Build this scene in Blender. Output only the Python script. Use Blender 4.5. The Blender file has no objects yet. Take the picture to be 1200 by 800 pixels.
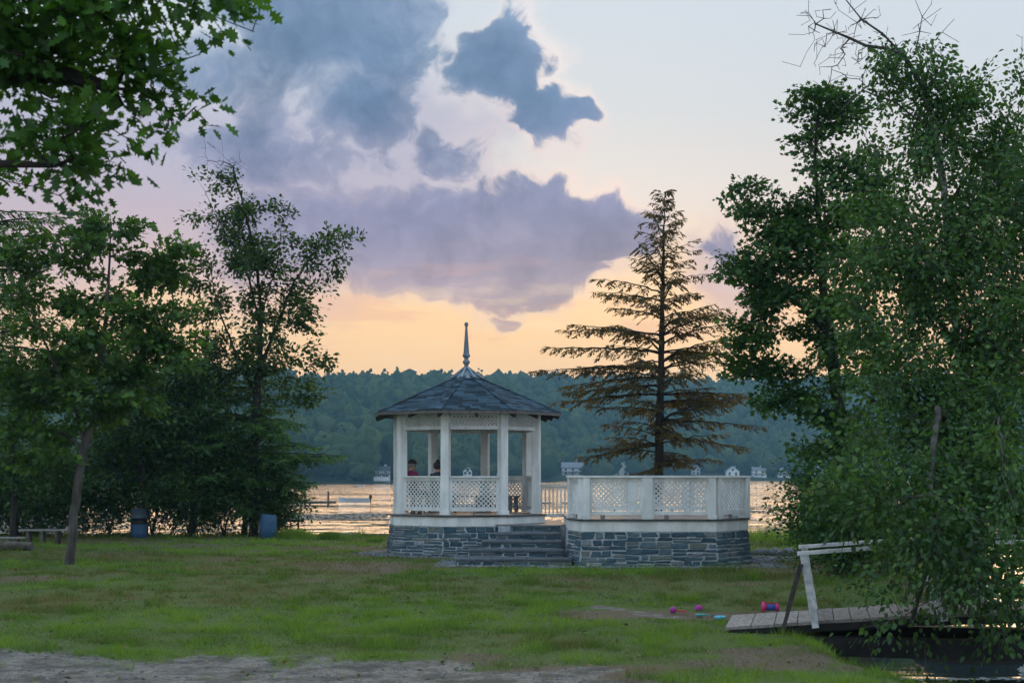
import bpy, bmesh, math, random
import numpy as np
from mathutils import Vector, Matrix, noise as mnoise

sc = bpy.context.scene
R = math.radians
random.seed(7)
rng = np.random.default_rng(7)

# ------------------------------------------------------------------ camera
EYE = 2.1
FOC = 50.0 / 36.0 * 1200.0          # focal length in photograph pixels
HOR = 556.0                         # pixel row of the horizon
cam_data = bpy.data.cameras.new('camera')
cam = bpy.data.objects.new('camera', cam_data)
sc.collection.objects.link(cam)
sc.camera = cam
cam.location = (0, 0, EYE)
cam.rotation_euler = (math.pi / 2, 0, 0)
cam_data.lens = 50
cam_data.sensor_width = 36
cam_data.shift_y = (HOR - 400) / 1200.0
cam_data.clip_start = 0.1
cam_data.clip_end = 6000
cam_data.dof.use_dof = True
cam_data.dof.focus_distance = 36.0
cam_data.dof.aperture_fstop = 4.0

# ------------------------------------------------------------------ render / exposure
sc.render.engine = 'CYCLES'
sc.cycles.use_denoising = True
sc.cycles.use_adaptive_sampling = True
sc.cycles.adaptive_threshold = 0.025
sc.cycles.max_bounces = 4
sc.cycles.diffuse_bounces = 2
sc.cycles.glossy_bounces = 3
sc.cycles.transmission_bounces = 3
sc.cycles.transparent_max_bounces = 6
sc.cycles.volume_bounces = 1
sc.cycles.sample_clamp_indirect = 4
sc.view_settings.view_transform = 'Standard'
sc.view_settings.look = 'None'
sc.view_settings.exposure = 1.0
sc.view_settings.gamma = 1.0
sc.view_settings.use_curve_mapping = False

# ------------------------------------------------------------------ node helper
class S:
    """a node socket with arithmetic"""
    def __init__(self, nt, s): self.nt, self.s = nt, s
    def _m(self, op, *a, clamp=False):
        n = self.nt.nodes.new('ShaderNodeMath'); n.operation = op; n.use_clamp = clamp
        for i, v in enumerate((self,) + a):
            if isinstance(v, S): self.nt.links.new(v.s, n.inputs[i])
            else: n.inputs[i].default_value = v
        return S(self.nt, n.outputs[0])
    def __add__(s, o): return s._m('ADD', o)
    __radd__ = __add__
    def __sub__(s, o): return s._m('SUBTRACT', o)
    def __rsub__(s, o): return (s * -1.0) + o
    def __mul__(s, o): return s._m('MULTIPLY', o)
    __rmul__ = __mul__
    def __truediv__(s, o): return s._m('DIVIDE', o)
    def pw(s, o): return s._m('POWER', o)
    def mx(s, o): return s._m('MAXIMUM', o)
    def mn(s, o): return s._m('MINIMUM', o)
    def fn(s, op): return s._m(op)

def new(nt, t, **kw):
    n = nt.nodes.new(t)
    for k, v in kw.items(): setattr(n, k, v)
    return n
def put(nt, sock, v):
    if isinstance(v, S): nt.links.new(v.s, sock)
    elif hasattr(v, 'is_output'): nt.links.new(v, sock)
    else: sock.default_value = v
def sstep(x, a, b, nt=None):
    n = new(x.nt, 'ShaderNodeMapRange', interpolation_type='SMOOTHSTEP')
    put(x.nt, n.inputs[0], x); put(x.nt, n.inputs[1], a); put(x.nt, n.inputs[2], b)
    return S(x.nt, n.outputs[0])
def noise_tex(nt, vec, scale, detail=4, rough=.5, lac=2.0, dist=0.0, w=None):
    n = new(nt, 'ShaderNodeTexNoise')
    if w is not None and vec is not None: vec = vmath(nt, 'ADD', vec, (w * 7.3, w * 3.1, -w * 5.7))
    if vec is not None: put(nt, n.inputs['Vector'], vec)
    n.inputs['Scale'].default_value = scale; n.inputs['Detail'].default_value = detail
    n.inputs['Roughness'].default_value = rough; n.inputs['Lacunarity'].default_value = lac
    n.inputs['Distortion'].default_value = dist
    return S(nt, n.outputs['Fac']), S(nt, n.outputs['Color'])
def mixc(nt, f, a, b, mode='MIX'):
    n = new(nt, 'ShaderNodeMix', data_type='RGBA', blend_type=mode)
    put(nt, n.inputs[0], f)
    for i, v in ((6, a), (7, b)):
        if isinstance(v, tuple): n.inputs[i].default_value = (*v[:3], 1)
        else: put(nt, n.inputs[i], v)
    return S(nt, n.outputs[2])
def ramp(nt, f, stops, interp='LINEAR'):
    n = new(nt, 'ShaderNodeValToRGB'); cr = n.color_ramp; cr.interpolation = interp
    put(nt, n.inputs[0], f)
    while len(cr.elements) < len(stops): cr.elements.new(0.5)
    for e, (p, c) in zip(cr.elements, stops):
        e.position = p; e.color = (*c, 1)
    return S(nt, n.outputs[0])
def vmath(nt, op, a, b=None, scale=None):
    n = new(nt, 'ShaderNodeVectorMath', operation=op)
    put(nt, n.inputs[0], a)
    if b is not None: put(nt, n.inputs[1], b)
    if scale is not None: n.inputs['Scale'].default_value = scale
    return S(nt, n.outputs[0])

# ------------------------------------------------------------------ world: dusk sky with cloud banks
SUN_EL, SUN_AZ = R(5.5), R(2.5)      # behind the far hill, a little to the right of the gazebo
world = bpy.data.worlds.new('World'); sc.world = world; world.use_nodes = True
def build_world():
    nt = world.node_tree; nt.nodes.clear()
    out = new(nt, 'ShaderNodeOutputWorld'); bg = new(nt, 'ShaderNodeBackground')
    nt.links.new(bg.outputs[0], out.inputs[0])
    sky = new(nt, 'ShaderNodeTexSky', sky_type='NISHITA', sun_disc=False)
    sky.sun_elevation = SUN_EL; sky.sun_rotation = SUN_AZ
    sky.air_density = 1.0; sky.dust_density = 1.5; sky.ozone_density = 2.0
    tc = new(nt, 'ShaderNodeTexCoord')
    D = S(nt, tc.outputs['Generated'])
    sx = new(nt, 'ShaderNodeSeparateXYZ'); put(nt, sx.inputs[0], D)
    x, y, z = (S(nt, sx.outputs[i]) for i in range(3))
    P = vmath(nt, 'SCALE', D, scale=16.67)
    # slow and fine warps make the outlines billow
    _, wc = noise_tex(nt, P, .75, 3, .62, w=3.1)
    warp = vmath(nt, 'SCALE', vmath(nt, 'SUBTRACT', wc, (.5, .5, .5)), scale=1.5)
    sw = new(nt, 'ShaderNodeSeparateXYZ'); put(nt, sw.inputs[0], warp)
    U0 = x._m('ARCTAN2', y) * 16.67
    V0 = z.mx(-1.0).mn(1.0).fn('ARCSINE') * 16.67
    U = U0 + S(nt, sw.outputs[0]); V = V0 + S(nt, sw.outputs[2]) * .8
    f1, _ = noise_tex(nt, vmath(nt, 'ADD', P, warp), .9, 8, .65, w=1.7)
    f2, _ = noise_tex(nt, vmath(nt, 'ADD', P, vmath(nt, 'SCALE', warp, scale=.5)), .62, 4, .62, w=9.3)
    cxy = new(nt, 'ShaderNodeCombineXYZ'); put(nt, cxy.inputs[0], U); put(nt, cxy.inputs[1], V); UV = S(nt, cxy.outputs[0])
    cx0 = new(nt, 'ShaderNodeCombineXYZ'); put(nt, cx0.inputs[0], U0); put(nt, cx0.inputs[1], V0); UV0 = S(nt, cx0.outputs[0])
    def blob(px, py, rx, ry, uv=None):
        cu, cv = math.atan((px - 600) / FOC) * 16.67, math.atan((HOR - py) / FOC) * 16.67
        sx_, sy_ = 100.0 / rx, 100.0 / ry
        n = new(nt, 'ShaderNodeVectorMath', operation='MULTIPLY_ADD')
        put(nt, n.inputs[0], uv or UV); n.inputs[1].default_value = (sx_, sy_, 0); n.inputs[2].default_value = (-cu * sx_, -cv * sy_, 0)
        q = new(nt, 'ShaderNodeVectorMath', operation='DOT_PRODUCT'); nt.links.new(n.outputs[0], q.inputs[0]); nt.links.new(n.outputs[0], q.inputs[1])
        e = new(nt, 'ShaderNodeMath', operation='POWER'); e.inputs[0].default_value = math.exp(-1); nt.links.new(q.outputs['Value'], e.inputs[1])
        return S(nt, e.outputs[0])
    def union(l):
        t = None
        for w_, *e in l:
            q = blob(*e) * w_
            t = q if t is None else t.mx(q)
        return t
    # away from the banks in view the sky goes on with the same broken cloud
    infront = sstep(y, .80, .90) * (1.0 - sstep(V0, 5.5, 8.5))
    el = V0 * (1 / 26.2)
    clear = ramp(nt, el, [(0.0, (.58, .29, .12)), (.045, (.60, .335, .14)), (.075, (.56, .34, .165)), (.095, (.50, .345, .225)),
                          (.12, (.42, .375, .36)), (.16, (.355, .375, .40)), (.28, (.345, .41, .485)), (1.0, (.41, .56, .77))])
    # warm towards the hidden sun, cooler towards the far side of the sky
    toward = S(nt, vmath(nt, 'DOT_PRODUCT', D, (math.sin(SUN_AZ), math.cos(SUN_AZ), 0.05)).s.node.outputs['Value'])
    cool = ramp(nt, el, [(0.0, (.56, .61, .66)), (.10, (.56, .64, .73)), (.3, (.51, .64, .78)), (1.0, (.41, .56, .77))])
    base = mixc(nt, sstep(toward, .55, .985), cool, clear)
    nish = mixc(nt, 1.0, S(nt, sky.outputs[0]), (.05, .05, .05), 'MULTIPLY')
    base = mixc(nt, .12, base, nish)
    base = mixc(nt, blob(610, 430, 330, 85, UV0) * .7, base, (.62, .365, .150))
    # thin lilac sheet
    veil = union([(1.0, 330, 230, 260, 130), (.9, 100, 210, 260, 170), (.7, 480, 150, 170, 120), (.75, 850, 330, 75, 75)]) + (f1 - .5) * .8
    veilm = sstep(veil, .22, .7) * infront + sstep(f1, .46, .66) * (1.0 - infront) * .8
    veilc = ramp(nt, V0 * (1 / 6.0), [(0.0, (0.530, 0.322, 0.191)), (.28, (0.503, 0.322, 0.245)), (.40, (0.351, 0.248, 0.266)), (.60, (0.249, 0.228, 0.292)), (1.0, (0.245, 0.281, 0.351))])
    base = mixc(nt, veilm * .85, base, veilc)
    # cumulus banks
    d = union([(.88, 400, 40, 190, 100), (.75, 235, 85, 120, 55), (1.05, 585, 60, 62, 80), (1.15, 628, 150, 50, 40),
               (.8, 668, 138, 24, 30), (.72, 310, 180, 190, 80), (.95, 430, 120, 90, 60), (.62, 525, 190, 60, 60), (1.0, 440, 280, 190, 75), (1.2, 655, 262, 110, 46), (1.1, 540, 318, 190, 48),
               (.82, 576, 372, 36, 11), (.55, 848, 285, 45, 60)])
    d = d - blob(222, 135, 45, 18) * .6 - blob(560, 15, 30, 16) * .7
    d = d + (f1 - .5) * 1.15
    d = d * infront + ((f1 - .52) * 3.2 + .15) * (1.0 - infront)
    left = (1.0 - sstep(U0, -2.2, 0.2)) * infront
    m = sstep(d, .15 - left * .08, .62 + left * .22)
    core = sstep(d, .32, .95)
    rimc = ramp(nt, V0 * (1 / 6.0), [(0.0, (0.635, 0.470, 0.268)), (.33, (0.635, 0.458, 0.293)), (.55, (0.617, 0.445, 0.356)), (1.0, (0.540, 0.496, 0.483))])
    softc = ramp(nt, V0 * (1 / 6.0), [(0.0, (0.576, 0.346, 0.208)), (.33, (0.461, 0.317, 0.276)), (.5, (0.300, 0.266, 0.317)), (1.0, (0.289, 0.334, 0.392))])
    lit = union([(1.0, 640, 90, 110, 150), (1.0, 690, 230, 130, 60), (.8, 230, 50, 90, 40), (.8, 560, 340, 260, 45), (.6, 850, 260, 60, 60)])
    edgec = mixc(nt, lit * infront * (1.0 - left * .8), softc, rimc)
    bodyc = ramp(nt, V0 * (1 / 6.0), [(0.0, (0.392, 0.237, 0.152)), (.27, (0.415, 0.265, 0.193)), (.335, (0.295, 0.203, 0.203)), (.42, (0.185, 0.156, 0.209)), (.52, (0.152, 0.142, 0.214)), (.66, (0.152, 0.166, 0.243)),
                                      (.80, (0.115, 0.152, 0.234)), (1.0, (0.129, 0.180, 0.264))])
    darkc = ramp(nt, V0 * (1 / 6.0), [(0.0, (0.392, 0.237, 0.152)), (.27, (0.369, 0.226, 0.172)), (.335, (0.213, 0.156, 0.183)), (.45, (0.134, 0.118, 0.178)), (.58, (0.092, 0.108, 0.183)), (.72, (0.062, 0.104, 0.178)), (1.0, (0.079, 0.128, 0.214))])
    bodyc = mixc(nt, (sstep(f2, .40, .64) * .6 + sstep(d, .55, 1.15) * .55).mn(1.0), bodyc, darkc)
    bodyc = mixc(nt, (blob(625, 150, 75, 60) + blob(490, 60, 90, 50) * .7).mn(.85), bodyc, darkc)
    tex = (f1 * -1.1 + 1.6) * (f2 * -.5 + 1.25)
    bodyc = mixc(nt, 1.0, bodyc, mixc(nt, tex * .5, (0, 0, 0), (2, 2, 2)), 'MULTIPLY')
    cloudc = mixc(nt, sstep(core, .02, .27), edgec, bodyc)
    base = mixc(nt, m * .95, base, cloudc)
    # low bright streaks over the hill
    st = new(nt, 'ShaderNodeMapping'); put(nt, st.inputs[0], vmath(nt, 'ADD', P, vmath(nt, 'SCALE', warp, scale=.15))); st.inputs['Scale'].default_value = (.7, .7, 3.0)
    f3, _ = noise_tex(nt, S(nt, st.outputs[0]), 1.1, 3, .6, w=4.4)
    low = blob(560, 380, 330, 55, UV0)
    base = mixc(nt, sstep(f3, .52, .66) * low * .6, base, (.54, .28, .16))
    base = mixc(nt, (1.0 - sstep(f3, .34, .47)) * low * .4, base, (.64, .47, .26))
    put(nt, bg.inputs[0], base)
    bg.inputs[1].default_value = 1.0
build_world()
world.cycles.sampling_method = 'MANUAL'
world.cycles.sample_map_resolution = 512

# ------------------------------------------------------------------ the one sun: very low, soft, behind thin cloud
sun_data = bpy.data.lights.new('sun', 'SUN'); sun_data.energy = 0.9; sun_data.angle = R(40); sun_data.color = (1.0, .62, .30)
sun = bpy.data.objects.new('sun', sun_data); sc.collection.objects.link(sun)
sdir = Vector((math.sin(SUN_AZ) * math.cos(SUN_EL), math.cos(SUN_AZ) * math.cos(SUN_EL), math.sin(SUN_EL)))
sun.rotation_euler = sdir.to_track_quat('Z', 'Y').to_euler()
sun.location = (10, 60, 40)

# ------------------------------------------------------------------ helpers
COL = sc.collection
def P(px, py, Y):
    return Vector(((px - 600) / FOC * Y, Y, EYE + (HOR - py) / FOC * Y))
def wloc(o):
    v = Vector((0, 0, 0))
    while o is not None: v = v + o.location; o = o.parent
    return v
def tag(o, label=None, cat=None, group=None, kind=None):
    if label: o['label'] = label
    if cat: o['category'] = cat
    if group: o['group'] = group
    if kind: o['kind'] = kind
    return o
def thing(name, label, cat, loc, group=None, rz=0.0):
    o = bpy.data.objects.new(name, None); COL.objects.link(o)
    o.empty_display_size = .2; o.location = loc; o.rotation_euler.z = rz
    return tag(o, label, cat, group)
def link_mesh(name, me, mat, parent=None, loc=None):
    o = bpy.data.objects.new(name, me); COL.objects.link(o)
    if mat is not None and len(me.materials) == 0: me.materials.append(mat)
    if parent is not None: o.parent = parent
    if loc is not None: o.location = loc
    return o
def mesh_np(name, V, F, mat, parent=None, local=False, loc=None, smooth=False, attrs=None):
    """numpy arrays -> mesh object; V in world space unless local"""
    V = np.asarray(V, dtype=np.float32); F = np.asarray(F, dtype=np.int32)
    org = np.array(wloc(parent)) if (parent is not None and not local) else np.zeros(3)
    if loc is not None and not local: org = org + np.array(loc)
    V = V - org.astype(np.float32)
    me = bpy.data.meshes.new(name)
    n, k = F.shape
    me.vertices.add(len(V)); me.vertices.foreach_set('co', V.ravel())
    me.loops.add(n * k); me.loops.foreach_set('vertex_index', F.ravel())
    me.polygons.add(n); me.polygons.foreach_set('loop_start', np.arange(0, n * k, k, dtype=np.int32))
    if smooth: me.polygons.foreach_set('use_smooth', np.ones(n, dtype=bool))
    for an, av in (attrs or {}).items():
        a = me.attributes.new(an, 'FLOAT', 'POINT'); a.data.foreach_set('value', np.asarray(av, dtype=np.float32))
    me.update(calc_edges=True)
    return link_mesh(name, me, mat, parent, loc)

class MB:
    """collects solid shapes for one mesh"""
    def __init__(self): self.v = []; self.f = []
    def add(self, vs, fs):
        b = len(self.v); self.v += [tuple(p) for p in vs]; self.f += [tuple(i + b for i in q) for q in fs]; return self
    def hexa(self, c):                       # 8 corners: bottom 4 ccw, top 4 ccw
        return self.add(c, [(3, 2, 1, 0), (4, 5, 6, 7), (0, 1, 5, 4), (1, 2, 6, 5), (2, 3, 7, 6), (3, 0, 4, 7)])
    def box(self, c, s, rz=0.0, ax=None):
        c = Vector(c); hx, hy, hz = s[0] / 2, s[1] / 2, s[2] / 2
        if ax is None:
            u, w, n = Vector((math.cos(rz), math.sin(rz), 0)), Vector((-math.sin(rz), math.cos(rz), 0)), Vector((0, 0, 1))
        else: u, w, n = (Vector(a) for a in ax)
        q = []
        for k in (-1, 1):
            for i, j in ((-1, -1), (1, -1), (1, 1), (-1, 1)): q.append(c + u * (i * hx) + w * (j * hy) + n * (k * hz))
        return self.hexa(q)
    def bar(self, a, b, w, h, up=(0, 0, 1)):
        a, b = Vector(a), Vector(b); d = (b - a); L = d.length; d.normalize()
        s = d.cross(Vector(up)); s = s.normalized() if s.length > 1e-4 else Vector((1, 0, 0))
        n = s.cross(d).normalized()
        return self.box((a + b) / 2, (L, w, h), ax=(d, -s if False else n.cross(d), n))
    def prism(self, bot, top):
        n = len(bot); vs = [tuple(p) for p in bot] + [tuple(p) for p in top]
        return self.add(vs, [tuple(reversed(range(n))), tuple(range(n, 2 * n))] + [(i, (i + 1) % n, n + (i + 1) % n, n + i) for i in range(n)])
    def lathe(self, prof, n=16, c=(0, 0, 0), ax=None, cap=True):
        c = Vector(c); u, w, t = (Vector((1, 0, 0)), Vector((0, 1, 0)), Vector((0, 0, 1))) if ax is None else (Vector(a) for a in ax)
        vs = []
        for r, z in prof:
            for i in range(n):
                a = 2 * math.pi * i / n; vs.append(c + u * (r * math.cos(a)) + w * (r * math.sin(a)) + t * z)
        fs = [(j * n + i, j * n + (i + 1) % n, (j + 1) * n + (i + 1) % n, (j + 1) * n + i) for j in range(len(prof) - 1) for i in range(n)]
        if cap: fs += [tuple(reversed(range(n))), tuple(range((len(prof) - 1) * n, len(prof) * n))]
        return self.add(vs, fs)
    def tube(self, pts, rad, n=8):
        pts = [Vector(p) for p in pts]; vs = []
        for i, p in enumerate(pts):
            d = (pts[min(i + 1, len(pts) - 1)] - pts[max(i - 1, 0)]).normalized()
            s = d.cross(Vector((0.13, 0.31, 0.94))).normalized(); t = d.cross(s)
            r = rad[i] if hasattr(rad, '__len__') else rad
            for k in range(n):
                a = 2 * math.pi * k / n; vs.append(p + s * (r * math.cos(a)) + t * (r * math.sin(a)))
        fs = [(j * n + i, j * n + (i + 1) % n, (j + 1) * n + (i + 1) % n, (j + 1) * n + i) for j in range(len(pts) - 1) for i in range(n)]
        fs += [tuple(reversed(range(n))), tuple(range((len(pts) - 1) * n, len(pts) * n))]
        return self.add(vs, fs)
    def build(self, name, mat, parent=None, local=False, loc=None, smooth=False, bevel=0.0):
        org = wloc(parent) if (parent is not None and not local) else Vector((0, 0, 0))
        if loc is not None and not local: org = org + Vector(loc)
        me = bpy.data.meshes.new(name)
        me.from_pydata([tuple(Vector(p) - org) for p in self.v], [], self.f)
        bm = bmesh.new(); bm.from_mesh(me); bmesh.ops.recalc_face_normals(bm, faces=bm.faces)
        if bevel: bmesh.ops.bevel(bm, geom=list(bm.edges), offset=bevel, segments=1, affect='EDGES', clamp_overlap=True)
        bm.to_mesh(me); bm.free()
        if smooth: me.polygons.foreach_set('use_smooth', [True] * len(me.polygons))
        me.update()
        return link_mesh(name, me, mat, parent, loc)

# value noise for layout
_pt = rng.random((256, 256))
def vnoise(x, y):
    x, y = np.asarray(x, float), np.asarray(y, float)
    xi, yi = np.floor(x).astype(int), np.floor(y).astype(int); fx, fy = x - xi, y - yi
    fx, fy = fx * fx * (3 - 2 * fx), fy * fy * (3 - 2 * fy)
    g = lambda i, j: _pt[i % 256, j % 256]
    return (g(xi, yi) * (1 - fx) + g(xi + 1, yi) * fx) * (1 - fy) + (g(xi, yi + 1) * (1 - fx) + g(xi + 1, yi + 1) * fx) * fy
def fbm(x, y, o=4):
    t, a, s = 0, 0.5, 0
    for i in range(o):
        t = t + a * vnoise(x * 2 ** i + 17.3 * i, y * 2 ** i + 5.1 * i); s += a; a *= .5
    return t / s
def smooth(a, b, x):
    t = np.clip((np.asarray(x, float) - a) / (b - a), 0, 1); return t * t * (3 - 2 * t)

# ------------------------------------------------------------------ materials
def principled(name, col, rough=.7, spec=.3, metallic=0.0):
    m = bpy.data.materials.new(name); m.use_nodes = True
    b = m.node_tree.nodes['Principled BSDF']
    b.inputs['Base Color'].default_value = (*col, 1); b.inputs['Roughness'].default_value = rough
    b.inputs['Specular IOR Level'].default_value = spec; b.inputs['Metallic'].default_value = metallic
    return m, m.node_tree, b
def worn(name, a, b_, scale=6.0, rough=.7, spec=.3, bump=.15, bscale=40.0, per_object=0.0, stretch=(1, 1, 1), metallic=0.0):
    """two tones broken by noise, optional per-piece variation, fine relief"""
    m, nt, b = principled(name, a, rough, spec, metallic)
    tc = new(nt, 'ShaderNodeTexCoord'); mp = new(nt, 'ShaderNodeMapping'); put(nt, mp.inputs[0], tc.outputs['Object']); mp.inputs['Scale'].default_value = stretch
    v = S(nt, mp.outputs[0])
    f, _ = noise_tex(nt, v, scale, 5, .6)
    c = mixc(nt, sstep(f, .32, .68), a, b_)
    if per_object:
        oi = new(nt, 'ShaderNodeObjectInfo'); r = S(nt, oi.outputs['Random'])
        c = mixc(nt, 1.0, c, mixc(nt, r, (1 - per_object,) * 3, (1 + per_object,) * 3), 'MULTIPLY')
    put(nt, b.inputs['Base Color'], c)
    f2, _ = noise_tex(nt, v, bscale, 4, .6)
    bp = new(nt, 'ShaderNodeBump'); bp.inputs['Strength'].default_value = bump; bp.inputs['Distance'].default_value = .02
    put(nt, bp.inputs['Height'], f2); nt.links.new(bp.outputs[0], b.inputs['Normal'])
    return m
def leaf_mat(name, dark, light, trans=.35, back=None, gloss=.025):
    m = bpy.data.materials.new(name); m.use_nodes = True; nt = m.node_tree; nt.nodes.clear()
    out = new(nt, 'ShaderNodeOutputMaterial')
    g = new(nt, 'ShaderNodeNewGeometry'); r = S(nt, g.outputs['Random Per Island'])
    c = mixc(nt, r, dark, light)
    tc = new(nt, 'ShaderNodeTexCoord'); f, _ = noise_tex(nt, S(nt, tc.outputs['Object']), 1.5, 3)
    c = mixc(nt, sstep(f, .38, .62) * .7, c, mixc(nt, r, tuple(x * .7 for x in dark), dark))
    d = new(nt, 'ShaderNodeBsdfDiffuse'); t = new(nt, 'ShaderNodeBsdfTranslucent'); gl = new(nt, 'ShaderNodeBsdfGlossy')
    put(nt, d.inputs[0], c)
    tcol = mixc(nt, 1.0, c, back or (1.5, 1.35, .5), 'MULTIPLY'); put(nt, t.inputs[0], tcol)
    gl.inputs['Roughness'].default_value = .5; gl.inputs[0].default_value = (.9, .95, 1, 1)
    a = new(nt, 'ShaderNodeMixShader'); a.inputs[0].default_value = trans
    nt.links.new(d.outputs[0], a.inputs[1]); nt.links.new(t.outputs[0], a.inputs[2])
    b = new(nt, 'ShaderNodeMixShader'); b.inputs[0].default_value = gloss
    nt.links.new(a.outputs[0], b.inputs[1]); nt.links.new(gl.outputs[0], b.inputs[2])
    nt.links.new(b.outputs[0], out.inputs[0])
    return m

M = {}
M['white'] = worn('white_paint', (.81, .82, .80), (.60, .62, .60), 3.2, .55, .35, .12, 45, per_object=.05, stretch=(1, 1, .45))
M['white_old'] = worn('weathered_white_paint', (.62, .63, .63), (.36, .37, .37), 9, .7, .25, .2, 50, stretch=(1, 1, 1))
M['floor'] = worn('deck_boards', (.20, .18, .16), (.13, .12, .11), 7, .5, .4, .15, 40, per_object=.15)
M['trim'] = worn('dark_trim', (.07, .08, .09), (.04, .05, .06), 8, .7)
M['mortar'] = worn('mortar', (.46, .50, .52), (.32, .36, .39), 12, .9, .2, .4, 50)
M['slate'] = worn('bluestone_slab', (.10, .125, .14), (.06, .075, .09), 6, .75, .3, .3, 30, per_object=.2)
M['shingle'] = worn('asphalt_shingle', (.046, .084, .112), (.026, .048, .066), 9, .9, .2, .4, 120, per_object=.62)
M['finial'] = worn('grey_blue_paint', (.16, .20, .24), (.10, .13, .16), 8, .5, .4)
M['cap'] = worn('metal_flashing', (.24, .29, .33), (.16, .20, .24), 7, .45, .5)
M['rafter'] = worn('dark_rafter_wood', (.06, .05, .045), (.035, .03, .03), 10, .8)
M['eave'] = worn('eave_board', (.16, .14, .12), (.09, .08, .075), 10, .8)
M['bench'] = worn('grey_bench_wood', (.30, .29, .28), (.18, .17, .16), 12, .8, .2, .3, 30)
M['plank'] = worn('weathered_plank', (.30, .275, .25), (.17, .155, .14), 5, .85, .2, .4, 30, per_object=.22, stretch=(6, 1, 6))
M['beam'] = worn('black_wet_timber', (.022, .02, .018), (.010, .010, .010), 5, .7, .2, .4, 20)
M['log'] = worn('weathered_log', (.14, .12, .10), (.06, .05, .045), 6, .9, .15, .5, 20)
M['rock'] = worn('grey_rock', (.17, .17, .165), (.08, .085, .09), 5, .9, .2, .6, 15, per_object=.3)
M['pebble'] = worn('pebble', (.24, .25, .26), (.10, .11, .12), 3, .9, .2, .2, 60)
M['bark'] = worn('bark', (.105, .095, .085), (.045, .04, .036), 6, .95, .1, .6, 25, stretch=(1, 1, .25))
M['bark_dark'] = worn('dark_bark', (.05, .042, .036), (.025, .022, .02), 6, .95, .1, .6, 25, stretch=(1, 1, .25))
M['birch'] = worn('birch_bark', (.52, .52, .50), (.16, .15, .14), 5, .8, .2, .3, 25, stretch=(1, 1, 3))
def stone_mat():
    m, nt, b = principled('ashlar_stone', (.1, .12, .14), .8, .3)
    oi = new(nt, 'ShaderNodeObjectInfo'); r = S(nt, oi.outputs['Random'])
    c = ramp(nt, r, [(0, (.030, .060, .082)), (.3, (.055, .100, .125)), (.55, (.040, .082, .110)), (.75, (.095, .145, .165)), (.86, (.13, .15, .13)), (.94, (.09, .12, .15)), (1, (.24, .26, .265))])
    tc = new(nt, 'ShaderNodeTexCoord'); v = S(nt, tc.outputs['Object'])
    f, _ = noise_tex(nt, v, 7, 6, .65)
    c = mixc(nt, 1.0, c, ramp(nt, f, [(.25, (.62, .62, .64)), (.7, (1.35, 1.35, 1.32))]), 'MULTIPLY')
    put(nt, b.inputs['Base Color'], c)
    f2, _ = noise_tex(nt, v, 22, 5, .6)
    bp = new(nt, 'ShaderNodeBump'); bp.inputs['Strength'].default_value = .6; bp.inputs['Distance'].default_value = .02
    put(nt, bp.inputs['Height'], f2); nt.links.new(bp.outputs[0], b.inputs['Normal'])
    return m
M['stone'] = stone_mat()
def plain(key, col, rough=.6, spec=.4):
    M[key] = worn(key, col, tuple(c * .8 for c in col), 14, rough, spec, .04, 60)
for k_, c_ in dict(blue_plastic=(.035, .10, .20), black_plastic=(.012, .012, .014), grey_blue_plastic=(.07, .11, .15), shirt_magenta=(.20, .012, .07), shirt_navy=(.012, .018, .05),
                   skin=(.42, .24, .17), hair=(.02, .013, .010), cap_black=(.012, .012, .014), trousers=(.06, .06, .07), shoe=(.012, .012, .012), pink=(.65, .03, .22), red=(.55, .02, .05),
                   purple=(.38, .02, .30), teal=(.08, .42, .40), aqua=(.12, .55, .70), toy_blue=(.04, .10, .38), hull_white=(.6, .62, .64), hull_dark=(.03, .035, .045)).items():
    plain(k_, c_)
M['leaf_oak'] = leaf_mat('oak_leaf', (0.029, 0.077, 0.012), (0.118, 0.235, 0.028), .38)
M['leaf_oak_near'] = leaf_mat('near_oak_leaf', (0.022, 0.077, 0.010), (0.086, 0.230, 0.022), .40)
M['leaf_grey'] = leaf_mat('alder_leaf', (0.026, 0.058, 0.012), (0.102, 0.172, 0.028), .35)
M['leaf_maple'] = leaf_mat('maple_leaf', (0.022, 0.069, 0.016), (0.079, 0.177, 0.029), .35)
M['leaf_birch'] = leaf_mat('birch_leaf', (0.026, 0.075, 0.017), (0.100, 0.208, 0.034), .38)
M['leaf_shrub'] = leaf_mat('shrub_leaf', (0.019, 0.049, 0.010), (0.090, 0.182, 0.028), .30)
M['needle'] = leaf_mat('hemlock_needles', (.050, .058, .018), (.155, .122, .036), .55, back=(2.0, 1.2, .40))
M['needle_green'] = leaf_mat('green_needles', (0.029, 0.083, 0.016), (0.108, 0.215, 0.029), .35)

# ------------------------------------------------------------------ terrain
WATER_Z = -0.9
def bankx(y): return np.interp(y, [-60, 5, 14.5, 17, 19, 22, 26, 32, 40, 48, 60], [9, 5.6, 4.2, 4.0, 3.9, 4.6, 6.6, 9.6, 12.5, 15.5, 19])
def height(x, y):
    x, y = np.asarray(x, float), np.asarray(y, float)
    z = .10 * (fbm(x * .16, y * .16) - .5) + .05 * (fbm(x * .7 + 9, y * .7) - .5)
    near = smooth(9, 3, np.hypot(x - .8, y - 35.5)); z = z * (1 - near)
    sh = 49.6 + 1.6 * (fbm(x * .12 + 40, x * 0 + 3.3) - .5) + .5 * smooth(-8, -20, x)
    z = z - 2.0 * smooth(0, 4.5, y - sh)
    d = x - bankx(y) + .7 * (fbm(x * .5 + 70, y * .5) - .5)
    far_side = smooth(11.5, 14, x + .12 * (y - 19)) * smooth(36, 30, y)
    z = z - 1.75 * smooth(-.25, 1.7, d) * (1 - far_side)
    mound = np.exp(-((x - 7.6) ** 2 / 3.0 + (y - 23.2) ** 2 / 1.3))
    return np.maximum(z, -2.1 + 1.75 * mound)
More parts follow.
